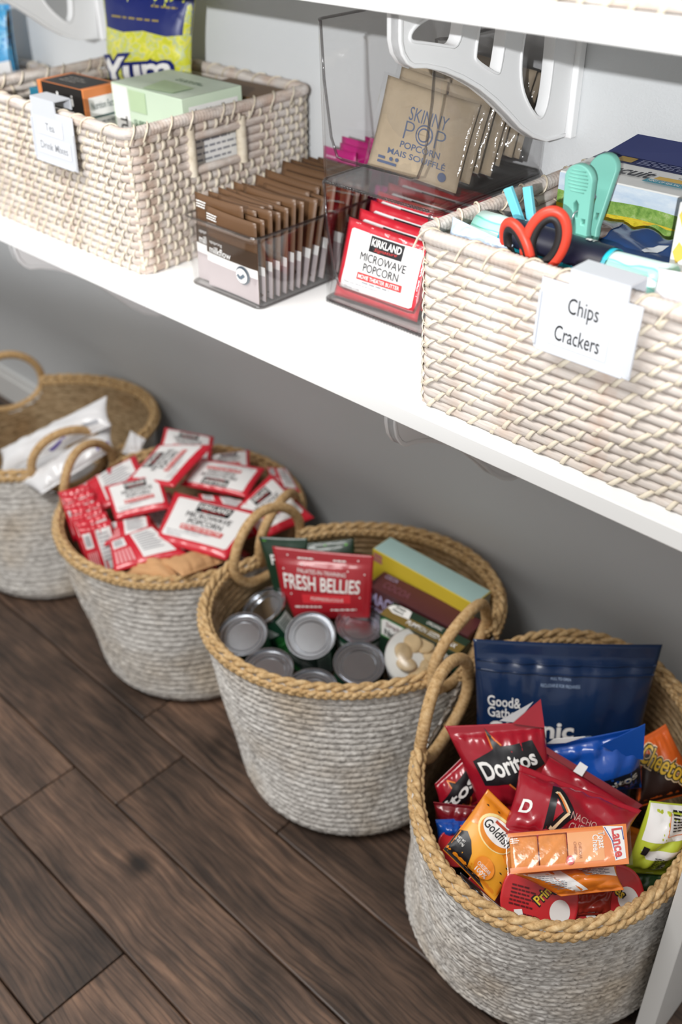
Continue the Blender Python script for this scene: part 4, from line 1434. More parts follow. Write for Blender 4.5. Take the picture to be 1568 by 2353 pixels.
can((-0.784, 0.644, 0.216), lean(0.16, -0.05), 'can with a pale lid partly behind the front left rim', hint=(0.9, -0.2, 0), spin=0.2)
can((-0.712, 0.660, 0.214), lean(0.12, 0.0), 'can with a pale lid at the middle of the front rim', hint=(0.9, -0.2, 0), spin=0.9)
can((-0.640, 0.690, 0.214), lean(0.08, 0.0), 'can almost hidden behind the front rim near the tub', hint=(0.9, -0.2, 0), spin=0.1)
# a second layer of cans carries the visible ones
for i, (x, y) in enumerate([(-0.80, 0.70), (-0.72, 0.72), (-0.78, 0.78), (-0.70, 0.80)]):
    can((x, y, 0.106), UPV, 'can hidden in the bottom layer of the can basket', spin=i)

# round tub
tub_c = np.array([-0.627, 0.782, 0.243])
ex, ey, ez = frame_for(lean(0.42, 0.10))
root = empty('snack_tub', tuple(tub_c - ez * 0.055), 'round clear snack tub with beige wafers and a white rim', 'tub')
V, Fc = lathe([(0.030, -0.05), (0.036, -0.048), (0.044, -0.008), (0.046, -0.004), (0.046, 0.0), (0.043, 0.002)], 40, tub_c, ex, ey, ez)
part('tub_body', V, Fc, M('tub_frosted_white', '#e4e4e2', 0.45), root, True)
V, Fc = lathe([(0.0465, -0.003), (0.047, 0.002), (0.044, 0.006), (0.036, 0.015), (0.020, 0.020), (0.002, 0.021)], 40, tub_c, ex, ey, ez, False)
part('tub_lid', V, Fc, clear_plastic('frosted_lid', (0.86, 0.86, 0.85), 0.25, 0.9), root, True)
WAF = M('wafer_beige', '#d8bd93', 0.8, 0, 0.12, 60, 0.3, 200)
rs = np.random.RandomState(5)
for i in range(7):
    a = i * 0.9
    p = tub_c + ex * 0.021 * math.cos(a) + ey * 0.021 * math.sin(a) + ez * (0.003 + 0.001 * (i % 3))
    n2 = unit(ez + 0.35 * rs.normal(size=3))
    e1, e2, e3 = frame_for(n2)
    V, Fc = lathe([(0.004, -0.003), (0.012, -0.003), (0.0145, 0), (0.012, 0.003), (0.004, 0.003)], 16, p, e1, e2, e3)
    part('wafer', V, Fc, WAF, root, True)

# pouches
FB = foil('pouch_red', '#a8202b', 0.35)
s = bag('snack_pouch', Q['fresh'], 0.009, FB, 'red stand-up snack pouch behind the cans', 'pouch', 'snack pouches', 0.16, 0.04, 0.0010, 3, None, 32, 26, 0.0, pw=0.5, side_seal=0.04)
prints(s, s.root, [('printed_panel', inkm('ink_bright_red', '#d8333c'), [('r', 0.24, 0.62, 0.78, 0.75)]),
                   ('lettering', W_, [('t', 'FRESH BELLIES', 0.47, 0.47, 0.82, 0.21, -3, 0.015), ('t', 'PALATES-IN-TRAINING', 0.48, 0.30, 0.50, 0.06, -3), ('t', 'POMMEDELICIOUS', 0.52, 0.69, 0.36, 0.05, -3)]
                    + lines(0.14, 0.50, 0.79, 1, 0.05, 0.022, 1) + lines(0.55, 0.9, 0.84, 1, 0.05, 0.022, 2) + lines(0.24, 0.44, 0.11, 1, 0.05, 0.022, 3) + lines(0.60, 0.80, 0.11, 1, 0.05, 0.022, 4)
                    + [('e', u, v, 0.008, 0.011) for u, v in ((0.14, 0.09), (0.85, 0.10), (0.28, 0.20), (0.08, 0.28), (0.92, 0.30), (0.75, 0.26), (0.12, 0.62), (0.88, 0.66))])], 8, 0.0004)
FG = foil('pouch_dark_green', '#183524', 0.4)
s = bag('snack_pouch', shift(Q['grnA'], (-0.012, 0.019, 0.004)), 0.006, FG, 'dark green snack pouch showing left of the red pouch', 'pouch', 'snack pouches', 0.1, 0.04, 0.001, 4, None, 20, 20, 0.0)
for p_ in (s,):
    prints(p_, p_.root, [('lettering', W_, [('t', 'FRESH', 0.60, 0.36, 0.85, 0.17, 0, 0.015)]), ('leaf_print', inkm('ink_leaf', '#5fae3a'), [('e', 0.35, 0.78, 0.06, 0.03), ('e', 0.45, 0.84, 0.05, 0.02), ('e', 0.1, 0.06, 0.05, 0.012)])], 6)
s = bag('snack_pouch', shift(Q['grnB'], (-0.004, 0.006, 0.0)), 0.006, FG, 'dark green snack pouch peeking behind the red pouch', 'pouch', 'snack pouches', 0.1, 0.04, 0.001, 5, None, 20, 20, 0.0)
prints(s, s.root, [('leaf_print', inkm('ink_leaf', '#5fae3a'), [('e', 0.45, 0.10, 0.03, 0.02), ('e', 0.85, 0.14, 0.03, 0.03)])], 6)

# cartons
def carton(label, c0, ang, L_, D_, Hh, mf, mt, cat='box', name='carton', grp=None):
    """c0 = front-left-bottom corner; L along, D back, Hh up"""
    a = math.radians(ang)
    ex = np.array([math.cos(a), math.sin(a), 0])
    ey = np.array([-math.sin(a), math.cos(a), 0])
    ez = np.array([0, 0, 1.0])
    c0 = np.array(c0)
    root = empty(name, tuple(c0), label, cat, grp)
    V, Fc = boxg(0, L_, 0, D_, 0, Hh)
    me = mk('carton_body', V @ np.stack([ex, ey, ez]) + c0, Fc, mf)
    bevel_mesh(me, 0.0009, 2)
    add('carton_body', me, root)
    P = lambda x, y, z: c0 + ex * x + ey * y + ez * z
    fr = Surf([P(0, 0, Hh), P(L_, 0, Hh), P(L_, 0, 0), P(0, 0, 0)])
    tp = Surf([P(0, D_, Hh), P(L_, D_, Hh), P(L_, 0, Hh), P(0, 0, Hh)])
    rg = Surf([P(L_, 0, Hh), P(L_, D_, Hh), P(L_, D_, 0), P(L_, 0, 0)])
    if mt is not None:
        m_ = 0.0011
        k = m_ / L_, m_ / D_
        decal('top_panel', tp, [('r', k[0], k[1], 1 - k[0], 1 - k[1])], mt, root, 1, 4, 0.0003)
    return root, fr, tp, rg

TEAL = M('carton_mint', '#a9c7c2', 0.5, 0, 0.03, 20)
YEL = M('carton_yellow', '#dcc33a', 0.5, 0, 0.04, 20)
r_, fr, tp, rg = carton('mint green and yellow carton standing at the back of the can basket', (-0.799, 0.877, 0.204), 0.5, 0.190, 0.040, 0.085, YEL, TEAL)
decal('end_panel', rg, [('r', 0.03, 0.01, 0.97, 0.99)], M('carton_grey_print', '#8b9590', 0.5), r_, 1, 4, 0.0003)
decal('flower_print', fr, [('e', 0.03 + 0.028 * (i % 3), 0.10 + 0.10 * (i // 3), 0.016, 0.05) for i in range(6)], inkm('ink_rose', '#c07a7c'), r_, 1, 4, 0.0004)
MAR = M('carton_maroon', '#4d2427', 0.45, 0, 0.05, 20)
r_, fr, tp, rg = carton('dark maroon bar carton in front of the mint carton', (-0.768, 0.832, 0.175), 4.0, 0.178, 0.040, 0.089, MAR, M('carton_maroon_top', '#56282b', 0.45))
prints(fr, r_, [('lettering', inkm('ink_lilac', '#a9a0c4'), [('t', 'MACROS', 0.24, 0.22, 0.42, 0.26, 0, 0.02), ('t', 'SPREAD', 0.22, 0.50, 0.38, 0.2, 0, 0.0)])], 4)
prints(tp, r_, [('lettering', inkm('ink_plum', '#7c4a58'), [('t', 'COCOA', 0.24, 0.60, 0.26, 0.34)]), ('lettering', inkm('ink_lilac', '#a9a0c4'), [('t', 'COCOA', 0.12, 0.22, 0.13, 0.2)])], 4, 0.0008)
DG = M('carton_dark_green', '#1d3526', 0.45, 0, 0.05, 20)
r_, fr, tp, rg = carton('dark green granola carton behind the round tub', (-0.712, 0.797, 0.172), 5.0, 0.132, 0.034, 0.090, DG, None)
GOLD = inkm('ink_gold_band', '#7d6630')
prints(tp, r_, [('printed_band', GOLD, [('r', 0.0, 0.45, 1, 0.98)]), ('logo_patch', W_, [('p', [(0.0, 0.45), (0.03, 0.2), (0.10, 0.08), (0.20, 0.06), (0.26, 0.10), (0.30, 0.55), (0.1, 0.62)])]),
                ('lettering', W_, [('t', 'ORGANIC', 0.58, 0.22, 0.20, 0.18), ('t', 'PUMPKIN SEED & FLAX', 0.62, 0.70, 0.62, 0.26, 0, 0.02)]),
                ('lettering', DG, [('t', 'Simply\nNature', 0.14, 0.33, 0.14, 0.40)])], 4)
prints(fr, r_, [('logo_border', inkm('ink_mid_green', '#3f8a3f'), [('p', [(0.02, 0.06), (0.08, 0.01), (0.40, 0.01), (0.46, 0.06), (0.40, 0.42), (0.02, 0.42)])]),
                ('logo_patch', W_, [('p', [(0.03, 0.08), (0.08, 0.03), (0.38, 0.03), (0.44, 0.08), (0.38, 0.38), (0.03, 0.38)])]),
                ('lettering', inkm('ink_dark_red', '#6b2a22'), [('t', 'Simply', 0.19, 0.13, 0.20, 0.13, 0, 0, 0.2)]), ('lettering', DG, [('t', 'Nature', 0.21, 0.28, 0.26, 0.14, 0, 0.01)]),
                ('lettering', W_, [('t', 'ORGANIC', 0.76, 0.14, 0.38, 0.14, 0, 0.02), ('t', 'GRANOLA', 0.76, 0.36, 0.38, 0.14, 0, 0.02)])], 4)

# ------------------------------------------------------------------ white packs in the far basket
WP = foil('pack_white_film', '#e6e6e8', 0.35)
PUR = inkm('ink_purple', '#5f4aa8')
GR2 = inkm('ink_soft_grey', '#9a9ca3')
s = bag('white_pack', shrink(Q['w1'], 0.94, (-0.010, 0.0, 0.004)), 0.016, WP, 'long white film-wrapped pack leaning across the far basket', 'pack', 'white packs in the far basket', 0.05, 0.05, 0.004, 5, waves=7)
prints(s, s.root, [('printed_bar', PUR, [('p', [(0.46, 0.94), (0.62, 0.80), (0.64, 0.86), (0.48, 0.98)])]), ('printed_bar', GR2, [('r', 0.80, 0.70, 0.93, 0.82)])], 6)
s = bag('white_pack', shrink(Q['w2'], 0.94, (-0.010, 0.0, 0.004)), 0.018, WP, 'puffy white pack in front with purple bars, behind the left ring handles', 'pack', 'white packs in the far basket', 0.05, 0.05, 0.003, 6, waves=6)
prints(s, s.root, [('printed_bar', PUR, [('r', 0.82, 0.70, 0.98, 0.86)])], 6)
bag('white_pack', Q['w3'], 0.008, WP, 'small upright white pack end beside the popcorn heap', 'pack', 'white packs in the far basket', 0.05, 0.05, 0.003, 7)
for i, (x, y, z) in enumerate([(-1.53, 0.755, 0.06), (-1.53, 0.76, 0.11), (-1.53, 0.765, 0.16)]):
    q = [[x - 0.10, y + 0.06, z], [x + 0.10, y + 0.07, z], [x + 0.10, y - 0.06, z - 0.01], [x - 0.10, y - 0.06, z - 0.01]]
    bag('white_pack', q, 0.03, WP, 'white pack hidden low in the far basket', 'pack', 'hidden white packs', 0.05, 0.05, 0.003, 12 + i)

# ------------------------------------------------------------------ crisp bags and snacks in the front basket
CR = foil('film_crisp_red', '#a3182a', 0.25)
CB = foil('film_crisp_blue', '#1550ad', 0.25)
CO = foil('film_crisp_orange', '#e07a1f', 0.28)
NAVY = foil('film_navy', '#09284f', 0.3)
ORG = inkm('ink_flame_orange', '#e8813a')
PALE = inkm('ink_pale_flame', '#f4d9b0')
BLACKF = foil('film_black', '#16161a', 0.3)

s = bag('crisp_bag', Q['gg'], 0.020, NAVY, 'large navy blue resealable bag standing at the back of the front basket', 'bag', None, 0.10, 0.03, 0.0040, 21, None, 48, 44, 0.04, pw=0.55, waves=6)
prints(s, s.root, [('lettering', W_, [('t', 'Good&', 0.155, 0.335, 0.19, 0.060, 0, 0.012), ('t', 'Gather', 0.155, 0.400, 0.19, 0.060, 0, 0.012), ('t', 'organic', 0.32, 0.49, 0.50, 0.125, 0, 0.03)]),
                   ('fine_print', inkm('ink_pale_blue', '#9fb4d2'), [('t', 'PULL TO OPEN', 0.47, 0.185, 0.11, 0.014), ('t', 'RECLOSABLE FOR FRESHNESS', 0.47, 0.222, 0.22, 0.018)] + lines(0.62, 0.70, 0.50, 2, 0.03, 0.012))], 9, 0.0006)
for k in (0.115, 0.165):
    P = s(np.linspace(0.01, 0.99, 40), np.full(40, k), off=np.full(40, 0.0008))
    V, Fc = tube(P, 0.0014, 6)
    part('zip_ridge', V, Fc, NAVY, s.root, True)

def crisp(q, T, label, seed, m=CR, rot=8, text='Doritos', uv=(0.50, 0.42), wh=(0.64, 0.17), st=0.10, sb=0.08, wr=0.0032, flame=True, sub=None, grp='crisp bags in the front basket', backm=None):
    s = bag('crisp_bag', q, T, m, label, 'bag', grp, st, sb, wr, seed, backm or SILV, 44, 44, 0.06, pw=0.55, waves=7)
    u, v = uv
    w, h = wh
    a = math.radians(rot)
    def R_(du, dv):
        X, Y = du * s.w, -dv * s.h
        return (u + (X * math.cos(a) - Y * math.sin(a)) / s.w, v - (X * math.sin(a) + Y * math.cos(a)) / s.h)
    g = []
    if flame:
        g.append(('logo_patch', K_, [('p', [R_(-w * 0.58, h * 0.75), R_(-w * 0.56, -h * 0.6), R_(-w * 0.12, -h * 0.95), R_(-w * 0.10, -h * 2.0), R_(w * 0.02, -h * 1.0), R_(w * 0.55, -h * 0.85), R_(w * 0.60, h * 0.7),
                                            R_(w * 0.16, h * 0.95), R_(-w * 0.02, h * 2.0), R_(-w * 0.16, h * 0.95)])]))
        g.append(('flame_line', ORG, [('l', [R_(-w * 0.13, -h * 1.0), R_(-w * 0.10, -h * 1.8), R_(w * 0.04, -h * 1.05)], 0.0016), ('l', [R_(w * 0.15, h * 0.95), R_(-w * 0.02, h * 1.8), R_(-w * 0.14, h * 0.95)], 0.0022)]))
    g.append(('lettering', W_, [('t', text, u, v, w, h, rot, 0.025)]))
    if sub:
        g.append(('lettering', inkm('ink_pale_pink2', '#d9a7a0'), sub))
    prints(s, s.root, g, 8, 0.0006)
    return s

s = crisp(Q['dorA'], 0.020, 'upright red crisp bag with its top corner folded, left of centre', 31, rot=10, uv=(0.52, 0.42), wh=(0.66, 0.20), wr=0.005)
thin('folded_corner', FLAP['dorA_flap'], CR, s.root)
thin('silver_lining', FLAP['dorA_lining'], SILV, s.root)
decal('flavour_streak', s, [('l', [(0.52, 0.86), (0.62, 0.80), (0.78, 0.74)], 0.004)], inkm('ink_rust', '#b5502a'), s.root, 1, 8, 0.0006)
s = crisp(Q['dorB'], 0.022, 'red crisp bag lying in the centre with a black triangle emblem', 32, rot=-4, text='D', uv=(0.13, 0.62), wh=(0.10, 0.20), flame=False, wr=0.005,
          sub=[('t', 'NACHO\nCHEESE', 0.63, 0.74, 0.22, 0.26, -2)])
prints(s, s.root, [('logo_patch', K_, [('p', [(0.30, 0.25), (0.36, 0.20), (0.56, 0.66), (0.40, 0.98), (0.33, 0.98)])]), ('flame_line', PALE, [('l', [(0.345, 0.40), (0.36, 0.36), (0.50, 0.66), (0.40, 0.88), (0.375, 0.86)], 0.0030)]),
                   ('flame_line', ORG, [('l', [(0.36, 0.40), (0.485, 0.66)], 0.0016)]), ('emblem_fill', CR, [('p', [(0.37, 0.50), (0.45, 0.67), (0.39, 0.80)])])], 8, 0.0009)
s = crisp(shift(Q['dorC'], (0.006, 0.004, 0)), 0.010, 'dark red crisp bag wedged at the left wall of the front basket', 33, rot=18, text='itos', uv=(0.45, 0.55), wh=(0.72, 0.26), wr=0.002)
s = crisp(Q['dorD'], 0.010, 'red crisp bag seen edge-on with a white tag on its seam', 34, rot=-4, text='D', uv=(0.5, 0.7), wh=(0.08, 0.2), flame=False)
thin('top_seam', FLAP['dorD_seal'], SEALRED, s.root, 0.002)
thin('white_tag', FLAP['dorD_tag'], PANEL, s.root)
bag('crisp_bag', shrink(Q['dorE'], 0.95, (0.008, 0.005, 0)), 0.012, SEALRED, 'dark red crisp bag low against the left rim of the front basket', 'bag', 'crisp bags in the front basket', 0.1, 0.1, 0.003, 35)
s = crisp(Q['cool'], 0.020, 'bright blue crisp bag below the large navy bag', 36, CB, 12, 'Doritos', (0.60, 0.72), (0.66, 0.17), wr=0.008, flame=False)
decal('dark_panel', s, [('p', [(0.25, 0.62), (0.55, 0.56), (0.98, 0.55), (0.98, 0.99), (0.30, 0.99)])], inkm('ink_midnight', '#101b30'), s.root, 0.5, 8, 0.0006)
thin('folded_corner', FLAP['cool_flap'], CB, s.root)
thin('printed_flap', FLAP['cool_back'], PANEL, s.root)
s = bag('crisp_bag', shrink(Q['cheet'], 0.96, (-0.010, -0.006, 0.004)), 0.012, foil('film_deep_orange', '#d35e1c', 0.35), 'orange crisp bag at the right wall of the front basket', 'bag', 'crisp bags in the front basket', 0.10, 0.05, 0.002, 37)
prints(s, s.root, [('printed_panel', inkm('ink_brown_black', '#2a1410'), [('p', [(0.0, 0.50), (0.14, 0.24), (0.36, 0.30), (0.8, 0.98), (0.0, 0.98)])]), ('letter_outline', PALE, [('t', 'Cheetos', 0.50, 0.46, 1.20, 0.36, -42, 0.10)]),
                   ('letter_outline', K_, [('t', 'Cheetos', 0.50, 0.46, 1.16, 0.33, -42, 0.07)]), ('lettering', inkm('ink_cheese_yellow', '#e2b93b'), [('t', 'Cheetos', 0.50, 0.46, 1.10, 0.29, -42, 0.015)])], 9, 0.0005)
LIME = foil('film_lime', '#b9c63a', 0.3)
s = bag('crisp_bag', shift(Q['lime'], (-0.004, 0.0, 0.004)), 0.016, LIME, 'lime green and white bag turned back side out at the right rim', 'bag', 'crisp bags in the front basket', 0.05, 0.09, 0.004, 38, waves=7)
prints(s, s.root, [('printed_panel', PANEL, [('p', [(0.02, 0.02), (0.98, 0.02), (0.98, 0.34), (0.50, 0.42), (0.02, 0.50)]), ('p', [(0.05, 0.62), (0.75, 0.52), (0.98, 0.58), (0.7, 0.66), (0.2, 0.74)]), ('p', [(0.40, 0.98), (0.50, 0.74), (0.60, 0.80), (0.55, 0.98)])]),
                   ('panel_outline', ORG, [('l', [(0.36, 0.08), (0.34, 0.36), (0.95, 0.30)], 0.0008)]),
                   ('fine_print', K_, lines(0.42, 0.98, 0.06, 7, 0.036, 0.016, 4) + lines(0.30, 0.62, 0.68, 6, 0.03, 0.013, 6) + lines(0.64, 0.95, 0.66, 8, 0.028, 0.012, 7) + [('r', 0.06, 0.56, 0.14, 0.68)])], 8, 0.0005)
thin('crimped_end', FLAP['lime_seal'], LIME, s.root, 0.002)
# cheddar cracker pouch
AMB = foil('film_amber', '#e58a1f', 0.3)
s = bag('cracker_pouch', shift(Q['gold'], (0.004, 0.010, 0.003)), 0.011, AMB, 'small orange cracker pouch tilted at the front left, white oval on it', 'pouch', None, 0.09, 0.05, 0.0016, 41, None, 40, 44, 0.03)
prints(s, s.root, [('printed_panel', inkm('ink_golden', '#f0a72e'), [('p', [(0.0, 0.50), (0.35, 0.38), (1.0, 0.62), (1.0, 0.99), (0.0, 0.99)])]),
                   ('printed_panel', K_, [('p', [(0.0, 0.66), (0.10, 0.60), (0.22, 0.66), (0.34, 0.78), (0.42, 0.99), (0.0, 0.99)]), ('p', [(0.36, 0.94), (0.5, 0.98), (0.62, 0.93), (0.8, 0.99), (0.4, 0.99)])]
                    + [('p', [(u, v), (u + 0.03, v - 0.015), (u + 0.06, v), (u + 0.03, v + 0.006)]) for u, v in ((0.10, 0.16), (0.18, 0.30), (0.30, 0.13), (0.86, 0.60), (0.82, 0.70), (0.90, 0.78))]),
                   ('oval_border', inkm('ink_gold_ring', '#f6e3a0'), [('e', 0.47, 0.36, 0.33, 0.215)]), ('oval_border', AMB, [('e', 0.48, 0.37, 0.30, 0.19)]),
                   ('logo_oval', W_, [('e', 0.48, 0.335, 0.28, 0.145)]),
                   ('lettering', K_, [('t', 'Goldfish', 0.48, 0.345, 0.50, 0.13, -4, 0.012, 0.25)]),
                   ('lettering', inkm('ink_brick', '#b8452a'), [('r', 0.36, 0.225, 0.62, 0.265)]),
                   ('pumpkin_print', inkm('ink_pumpkin', '#f0902a'), [('e', 0.60, 0.80, 0.17, 0.13), ('e', 0.86, 0.50, 0.11, 0.07)]),
                   ('lettering', W_, [('t', 'CHEDDAR', 0.60, 0.80, 0.24, 0.05, 0, 0.01), ('t', '100%', 0.60, 0.87, 0.20, 0.06, 0, 0.01), ('t', 'NET WT\n.5 OZ (14g)', 0.10, 0.76, 0.16, 0.085, 0, 0.005)])], 10, 0.0003)
# cracker sandwich pack in clear wrap
q = np.array(Q['lance'])
n_ = unit(np.cross(q[1] - q[0], q[0] - q[3]))
CRK = M('cracker_orange', '#e8913f', 0.7, 0, 0.12, 90, 0.4, 260)
root = empty('cracker_pack', tuple(q.mean(0) - n_ * 0.012), 'clear-wrapped pack of orange sandwich crackers on top of the front basket', 'snack pack')
ci = lerp_quad(q, 0.03, 0.05, 0.965, 0.95)
for k in range(2):
    for j in range(4):
        cq = lerp_quad(ci, j / 4 + 0.004, 0.02, (j + 1) / 4 - 0.004, 0.98)
        top = np.array(cq) - n_ * (0.0005 + 0.0075 * k)
        V = np.concatenate([top, top - n_ * 0.0062])
        Fc = [[3, 2, 1, 0], [4, 5, 6, 7]] + [[i, (i + 1) % 4, (i + 1) % 4 + 4, i + 4] for i in range(4)]
        me = mk('cracker', V, Fc, CRK)
        bevel_mesh(me, 0.0022, 2)
        add('cracker', me, root)
s2 = Surf(lerp_quad(q, 0.025, 0.0, 0.975, 1.0), lambda u, v: 0.0012 + 0.0016 * (np.clip(4 * u * (1 - u), 0, 1) ** 0.25) * (np.clip(4 * v * (1 - v), 0, 1) ** 0.3) + 0.0003 * np.sin(9 * u + 4 * v) ** 2)
LO = inkm('film_printed_orange', '#ee8a45')
prints(s2, root, [('printed_film', LO, [('r', 0.50, 0.0, 0.995, 1.0), ('r', 0.0, 0.0, 0.50, 0.10), ('r', 0.0, 0.86, 0.5, 1.0)]), ('printed_film', inkm('film_printed_pale', '#f1a869'), [('r', 0.50, 0.12, 0.80, 0.86)]),
                  ('logo_patch', W_, [('p', [(0.80, 0.02), (0.965, 0.06), (0.975, 0.86), (0.885, 0.90), (0.86, 0.40)])]),
                  ('logo_border', inkm('ink_royal_blue', '#3a4f9a'), [('l', [(0.815, 0.05), (0.872, 0.40), (0.897, 0.86)], 0.0010), ('l', [(0.955, 0.09), (0.965, 0.40)], 0.0010)]),
                  ('lettering', INKRED, [('t', 'Lance', 0.920, 0.46, 0.24, 0.26, -86, 0.03)]),
                  ('lettering', W_, [('t', 'Toast', 0.785, 0.36, 0.145, 0.16, -90, 0.015), ('t', 'Chee.', 0.735, 0.44, 0.145, 0.16, -90, 0.015)]),
                  ('lettering', inkm('ink_tan', '#b36a3a'), [('t', 'CHEDDAR', 0.600, 0.58, 0.135, 0.07, -90), ('t', 'CHEESE', 0.560, 0.52, 0.11, 0.07, -90)]),
                  ('seal_badge', INKRED, [('e', 0.512, 0.80, 0.034, 0.115)]), ('lettering', W_, [('r', 0.50, 0.74, 0.524, 0.78), ('r', 0.495, 0.82, 0.53, 0.85)] + lines(0.02, 0.10, 0.15, 3, 0.05, 0.025, 3))], 8, 0.0002)
sf = Surf(lerp_quad(q, 0.0, -0.03, 1.0, 1.03), lambda u, v: 0.0050 * (np.clip((u - 0.02) * 30, 0, 1) * np.clip((0.98 - u) * 30, 0, 1)) * (np.clip(4 * v * (1 - v), 0, 1) ** 0.25) + 0.0006 * np.abs(np.sin(21 * u + 7 * v)) + 0.0008)
u, v = np.meshgrid(np.linspace(0, 1, 60), np.linspace(0, 1, 20), indexing='ij')
part('clear_wrap', sf(u, v).reshape(-1, 3), gridf(60, 20)[:, ::-1], clear_plastic('glossy_clear_wrap', (0.97, 0.97, 0.97), 0.16, 1.0, 0.08), root, True)
# orange bag, back side up
s = bag('crisp_bag', Q['orng'], 0.014, CO, 'orange and white bag lying under the cracker pack', 'bag', 'crisp bags in the front basket', 0.06, 0.10, 0.004, 43, waves=7)
prints(s, s.root, [('printed_panel', PANEL, [('p', [(0.06, 0.12), (0.45, 0.08), (0.50, 0.85), (0.30, 0.9)]), ('p', [(0.60, 0.05), (0.98, 0.10), (0.99, 0.45), (0.75, 0.30)])]), ('fine_print', GREYT, lines(0.12, 0.36, 0.22, 8, 0.07, 0.028, 2) + lines(0.64, 0.95, 0.10, 4, 0.06, 0.028, 3))], 8, 0.0005)

# crisp cups with foil lids
PRR = foil('lid_red', '#cf2d33', 0.35)
CUPW = M('cup_grey_white', '#c4c4c4', 0.4)

def sup(a, p=2.6):
    c, s_ = np.cos(a), np.sin(a)
    return np.sign(c) * np.abs(c) ** (2 / p), np.sign(s_) * np.abs(s_) ** (2 / p)

def crisp_cup(c, n, ex, ra, rb, label, grp='crisp cups in the front basket', depth=0.036, marks=True, flip=1):
    c = np.array(c)
    n = unit(n)
    ex = unit(np.array(ex) - n * (np.array(ex) @ n))
    ey = np.cross(n, ex)
    root = empty('crisp_cup', tuple(c - n * depth), label, 'cup', grp)
    a = np.linspace(0, 2 * np.pi, 48, endpoint=False)
    X, Y = sup(a)
    def ring(k, z):
        return c + (X * ra * k)[:, None] * ex + (Y * rb * k)[:, None] * ey + n * z
    R_ = np.concatenate([ring(0.70, -depth), ring(0.72, -depth), ring(0.93, -0.004), ring(0.99, -0.003), ring(0.99, -0.001)])
    Fc = gridf(5, 48, False, True)[:, ::-1].tolist() + [list(range(48))[::-1]]
    part('cup_body', R_, Fc, CUPW, root, True)
    R_ = np.concatenate([ring(1.0, -0.0016), ring(1.005, 0.0), ring(0.965, 0.0008), ring(0.93, 0.0002), ring(0.5, 0.0002), ring(0.01, 0.0002)])
    Fc = gridf(6, 48, False, True)[:, ::-1].tolist()
    part('foil_lid', R_, Fc, PRR, root, True)
    s = Surf([c - ex * ra + ey * rb, c + ex * ra + ey * rb, c + ex * ra - ey * rb, c - ex * ra - ey * rb])
    if marks:
        prints(s, root, [('emblem_oval', W_, [('e', 0.78, 0.60, 0.13, 0.20)]),
                         ('letter_outline', K_, [('t', 'Pringles', 0.60, 0.30, 0.50, 0.26, 58 * flip, 0.06)]),
                         ('lettering', inkm('ink_yellow', '#f0d23c'), [('t', 'Pringles', 0.60, 0.30, 0.46, 0.20, 58 * flip, 0.02)]),
                         ('fine_print', inkm('ink_dark_maroon', '#5a1016'), lines(0.12, 0.48, 0.34, 6, 0.06, 0.028, 4) + lines(0.30, 0.62, 0.76, 4, 0.05, 0.024, 8)),
                         ('barcode', W_, [('p', [(0.20, 0.74), (0.30, 0.70), (0.36, 0.88), (0.26, 0.92)])])], 4, 0.0003)
    return root

crisp_cup((-0.291, 0.586, 0.247), (0.42, -0.52, 0.74), (0.062, 0.040, -0.012), 0.0410, 0.032, 'red-lidded crisp cup at the bottom centre of the front basket')
crisp_cup((-0.243, 0.638, 0.247), (0.38, -0.55, 0.74), (0.050, 0.052, 0.016), 0.0410, 0.032, 'red-lidded crisp cup at the bottom right of the front basket', flip=-1)
crisp_cup((-0.338, 0.580, 0.228), (0.35, -0.45, 0.82), (0.02, 0.05, 0.01), 0.036, 0.028, 'red-lidded crisp cup half hidden under the orange cracker pouch', marks=False)
crisp_cup((-0.396, 0.592, 0.236), (0.40, -0.40, 0.82), (0.03, 0.05, 0.0), 0.030, 0.022, 'red-lidded crisp cup left of the cracker pouch by the rim', marks=False)
s = bag('crisp_bag', shift(Q['blk'], (0.004, 0.012, 0.004)), 0.010, BLACKF, 'black bag squeezed along the front left rim', 'bag', 'crisp bags in the front basket', 0.08, 0.08, 0.002, 46)
decal('printed_panel', s, [('p', [(0.45, 0.05), (0.98, 0.05), (0.95, 0.5), (0.7, 0.6)])], PANEL, s.root, 1, 6)
bag('crisp_bag', shrink(Q['bluL'], 0.95, (0.008, 0.006, 0)), 0.012, CB, 'small blue bag end showing at the left rim of the front basket', 'bag', 'crisp bags in the front basket', 0.1, 0.1, 0.003, 47)
bag('crisp_bag', [[-0.272, 0.614, 0.250], [-0.240, 0.648, 0.252], [-0.230, 0.630, 0.236], [-0.262, 0.600, 0.236]], 0.005, foil('film_rust', '#9a2f22', 0.3), 'rust coloured bag edge between the two large cup lids', 'bag', 'crisp bags in the front basket', 0.08, 0.08, 0.002, 48)
bag('crisp_bag', [[-0.252, 0.690, 0.235], [-0.205, 0.735, 0.235], [-0.200, 0.715, 0.205], [-0.240, 0.665, 0.205]], 0.010, foil('film_dark_green', '#2c4a25', 0.35), 'dark green bag below the lime bag', 'bag', 'crisp bags in the front basket', 0.08, 0.08, 0.002, 49)
rs = np.random.RandomState(12)
FILL = [CR, CB, SEALRED, CO, CR, BLACKF, CB, SEALRED, CR, CO, SEALRED, CR]
for i in range(12):
    a = i * 2.1
    c = np.array([-0.366 + 0.055 * math.cos(a), 0.732 + 0.065 * math.sin(a), 0.035 + 0.0135 * i])
    ex = unit([math.cos(a), math.sin(a), 0.1 * rs.normal()])
    ey = unit(np.cross([0.1, -0.1, 1], ex))
    q = [c - ex * 0.055 + ey * 0.06, c + ex * 0.055 + ey * 0.06, c + ex * 0.055 - ey * 0.06, c - ex * 0.055 - ey * 0.06]
    bag('crisp_bag', q, 0.018, FILL[i], 'snack bag buried beneath the top layer of the front basket', 'bag', 'buried snack bags', 0.08, 0.08, 0.003, 150 + i, None, 22, 22)

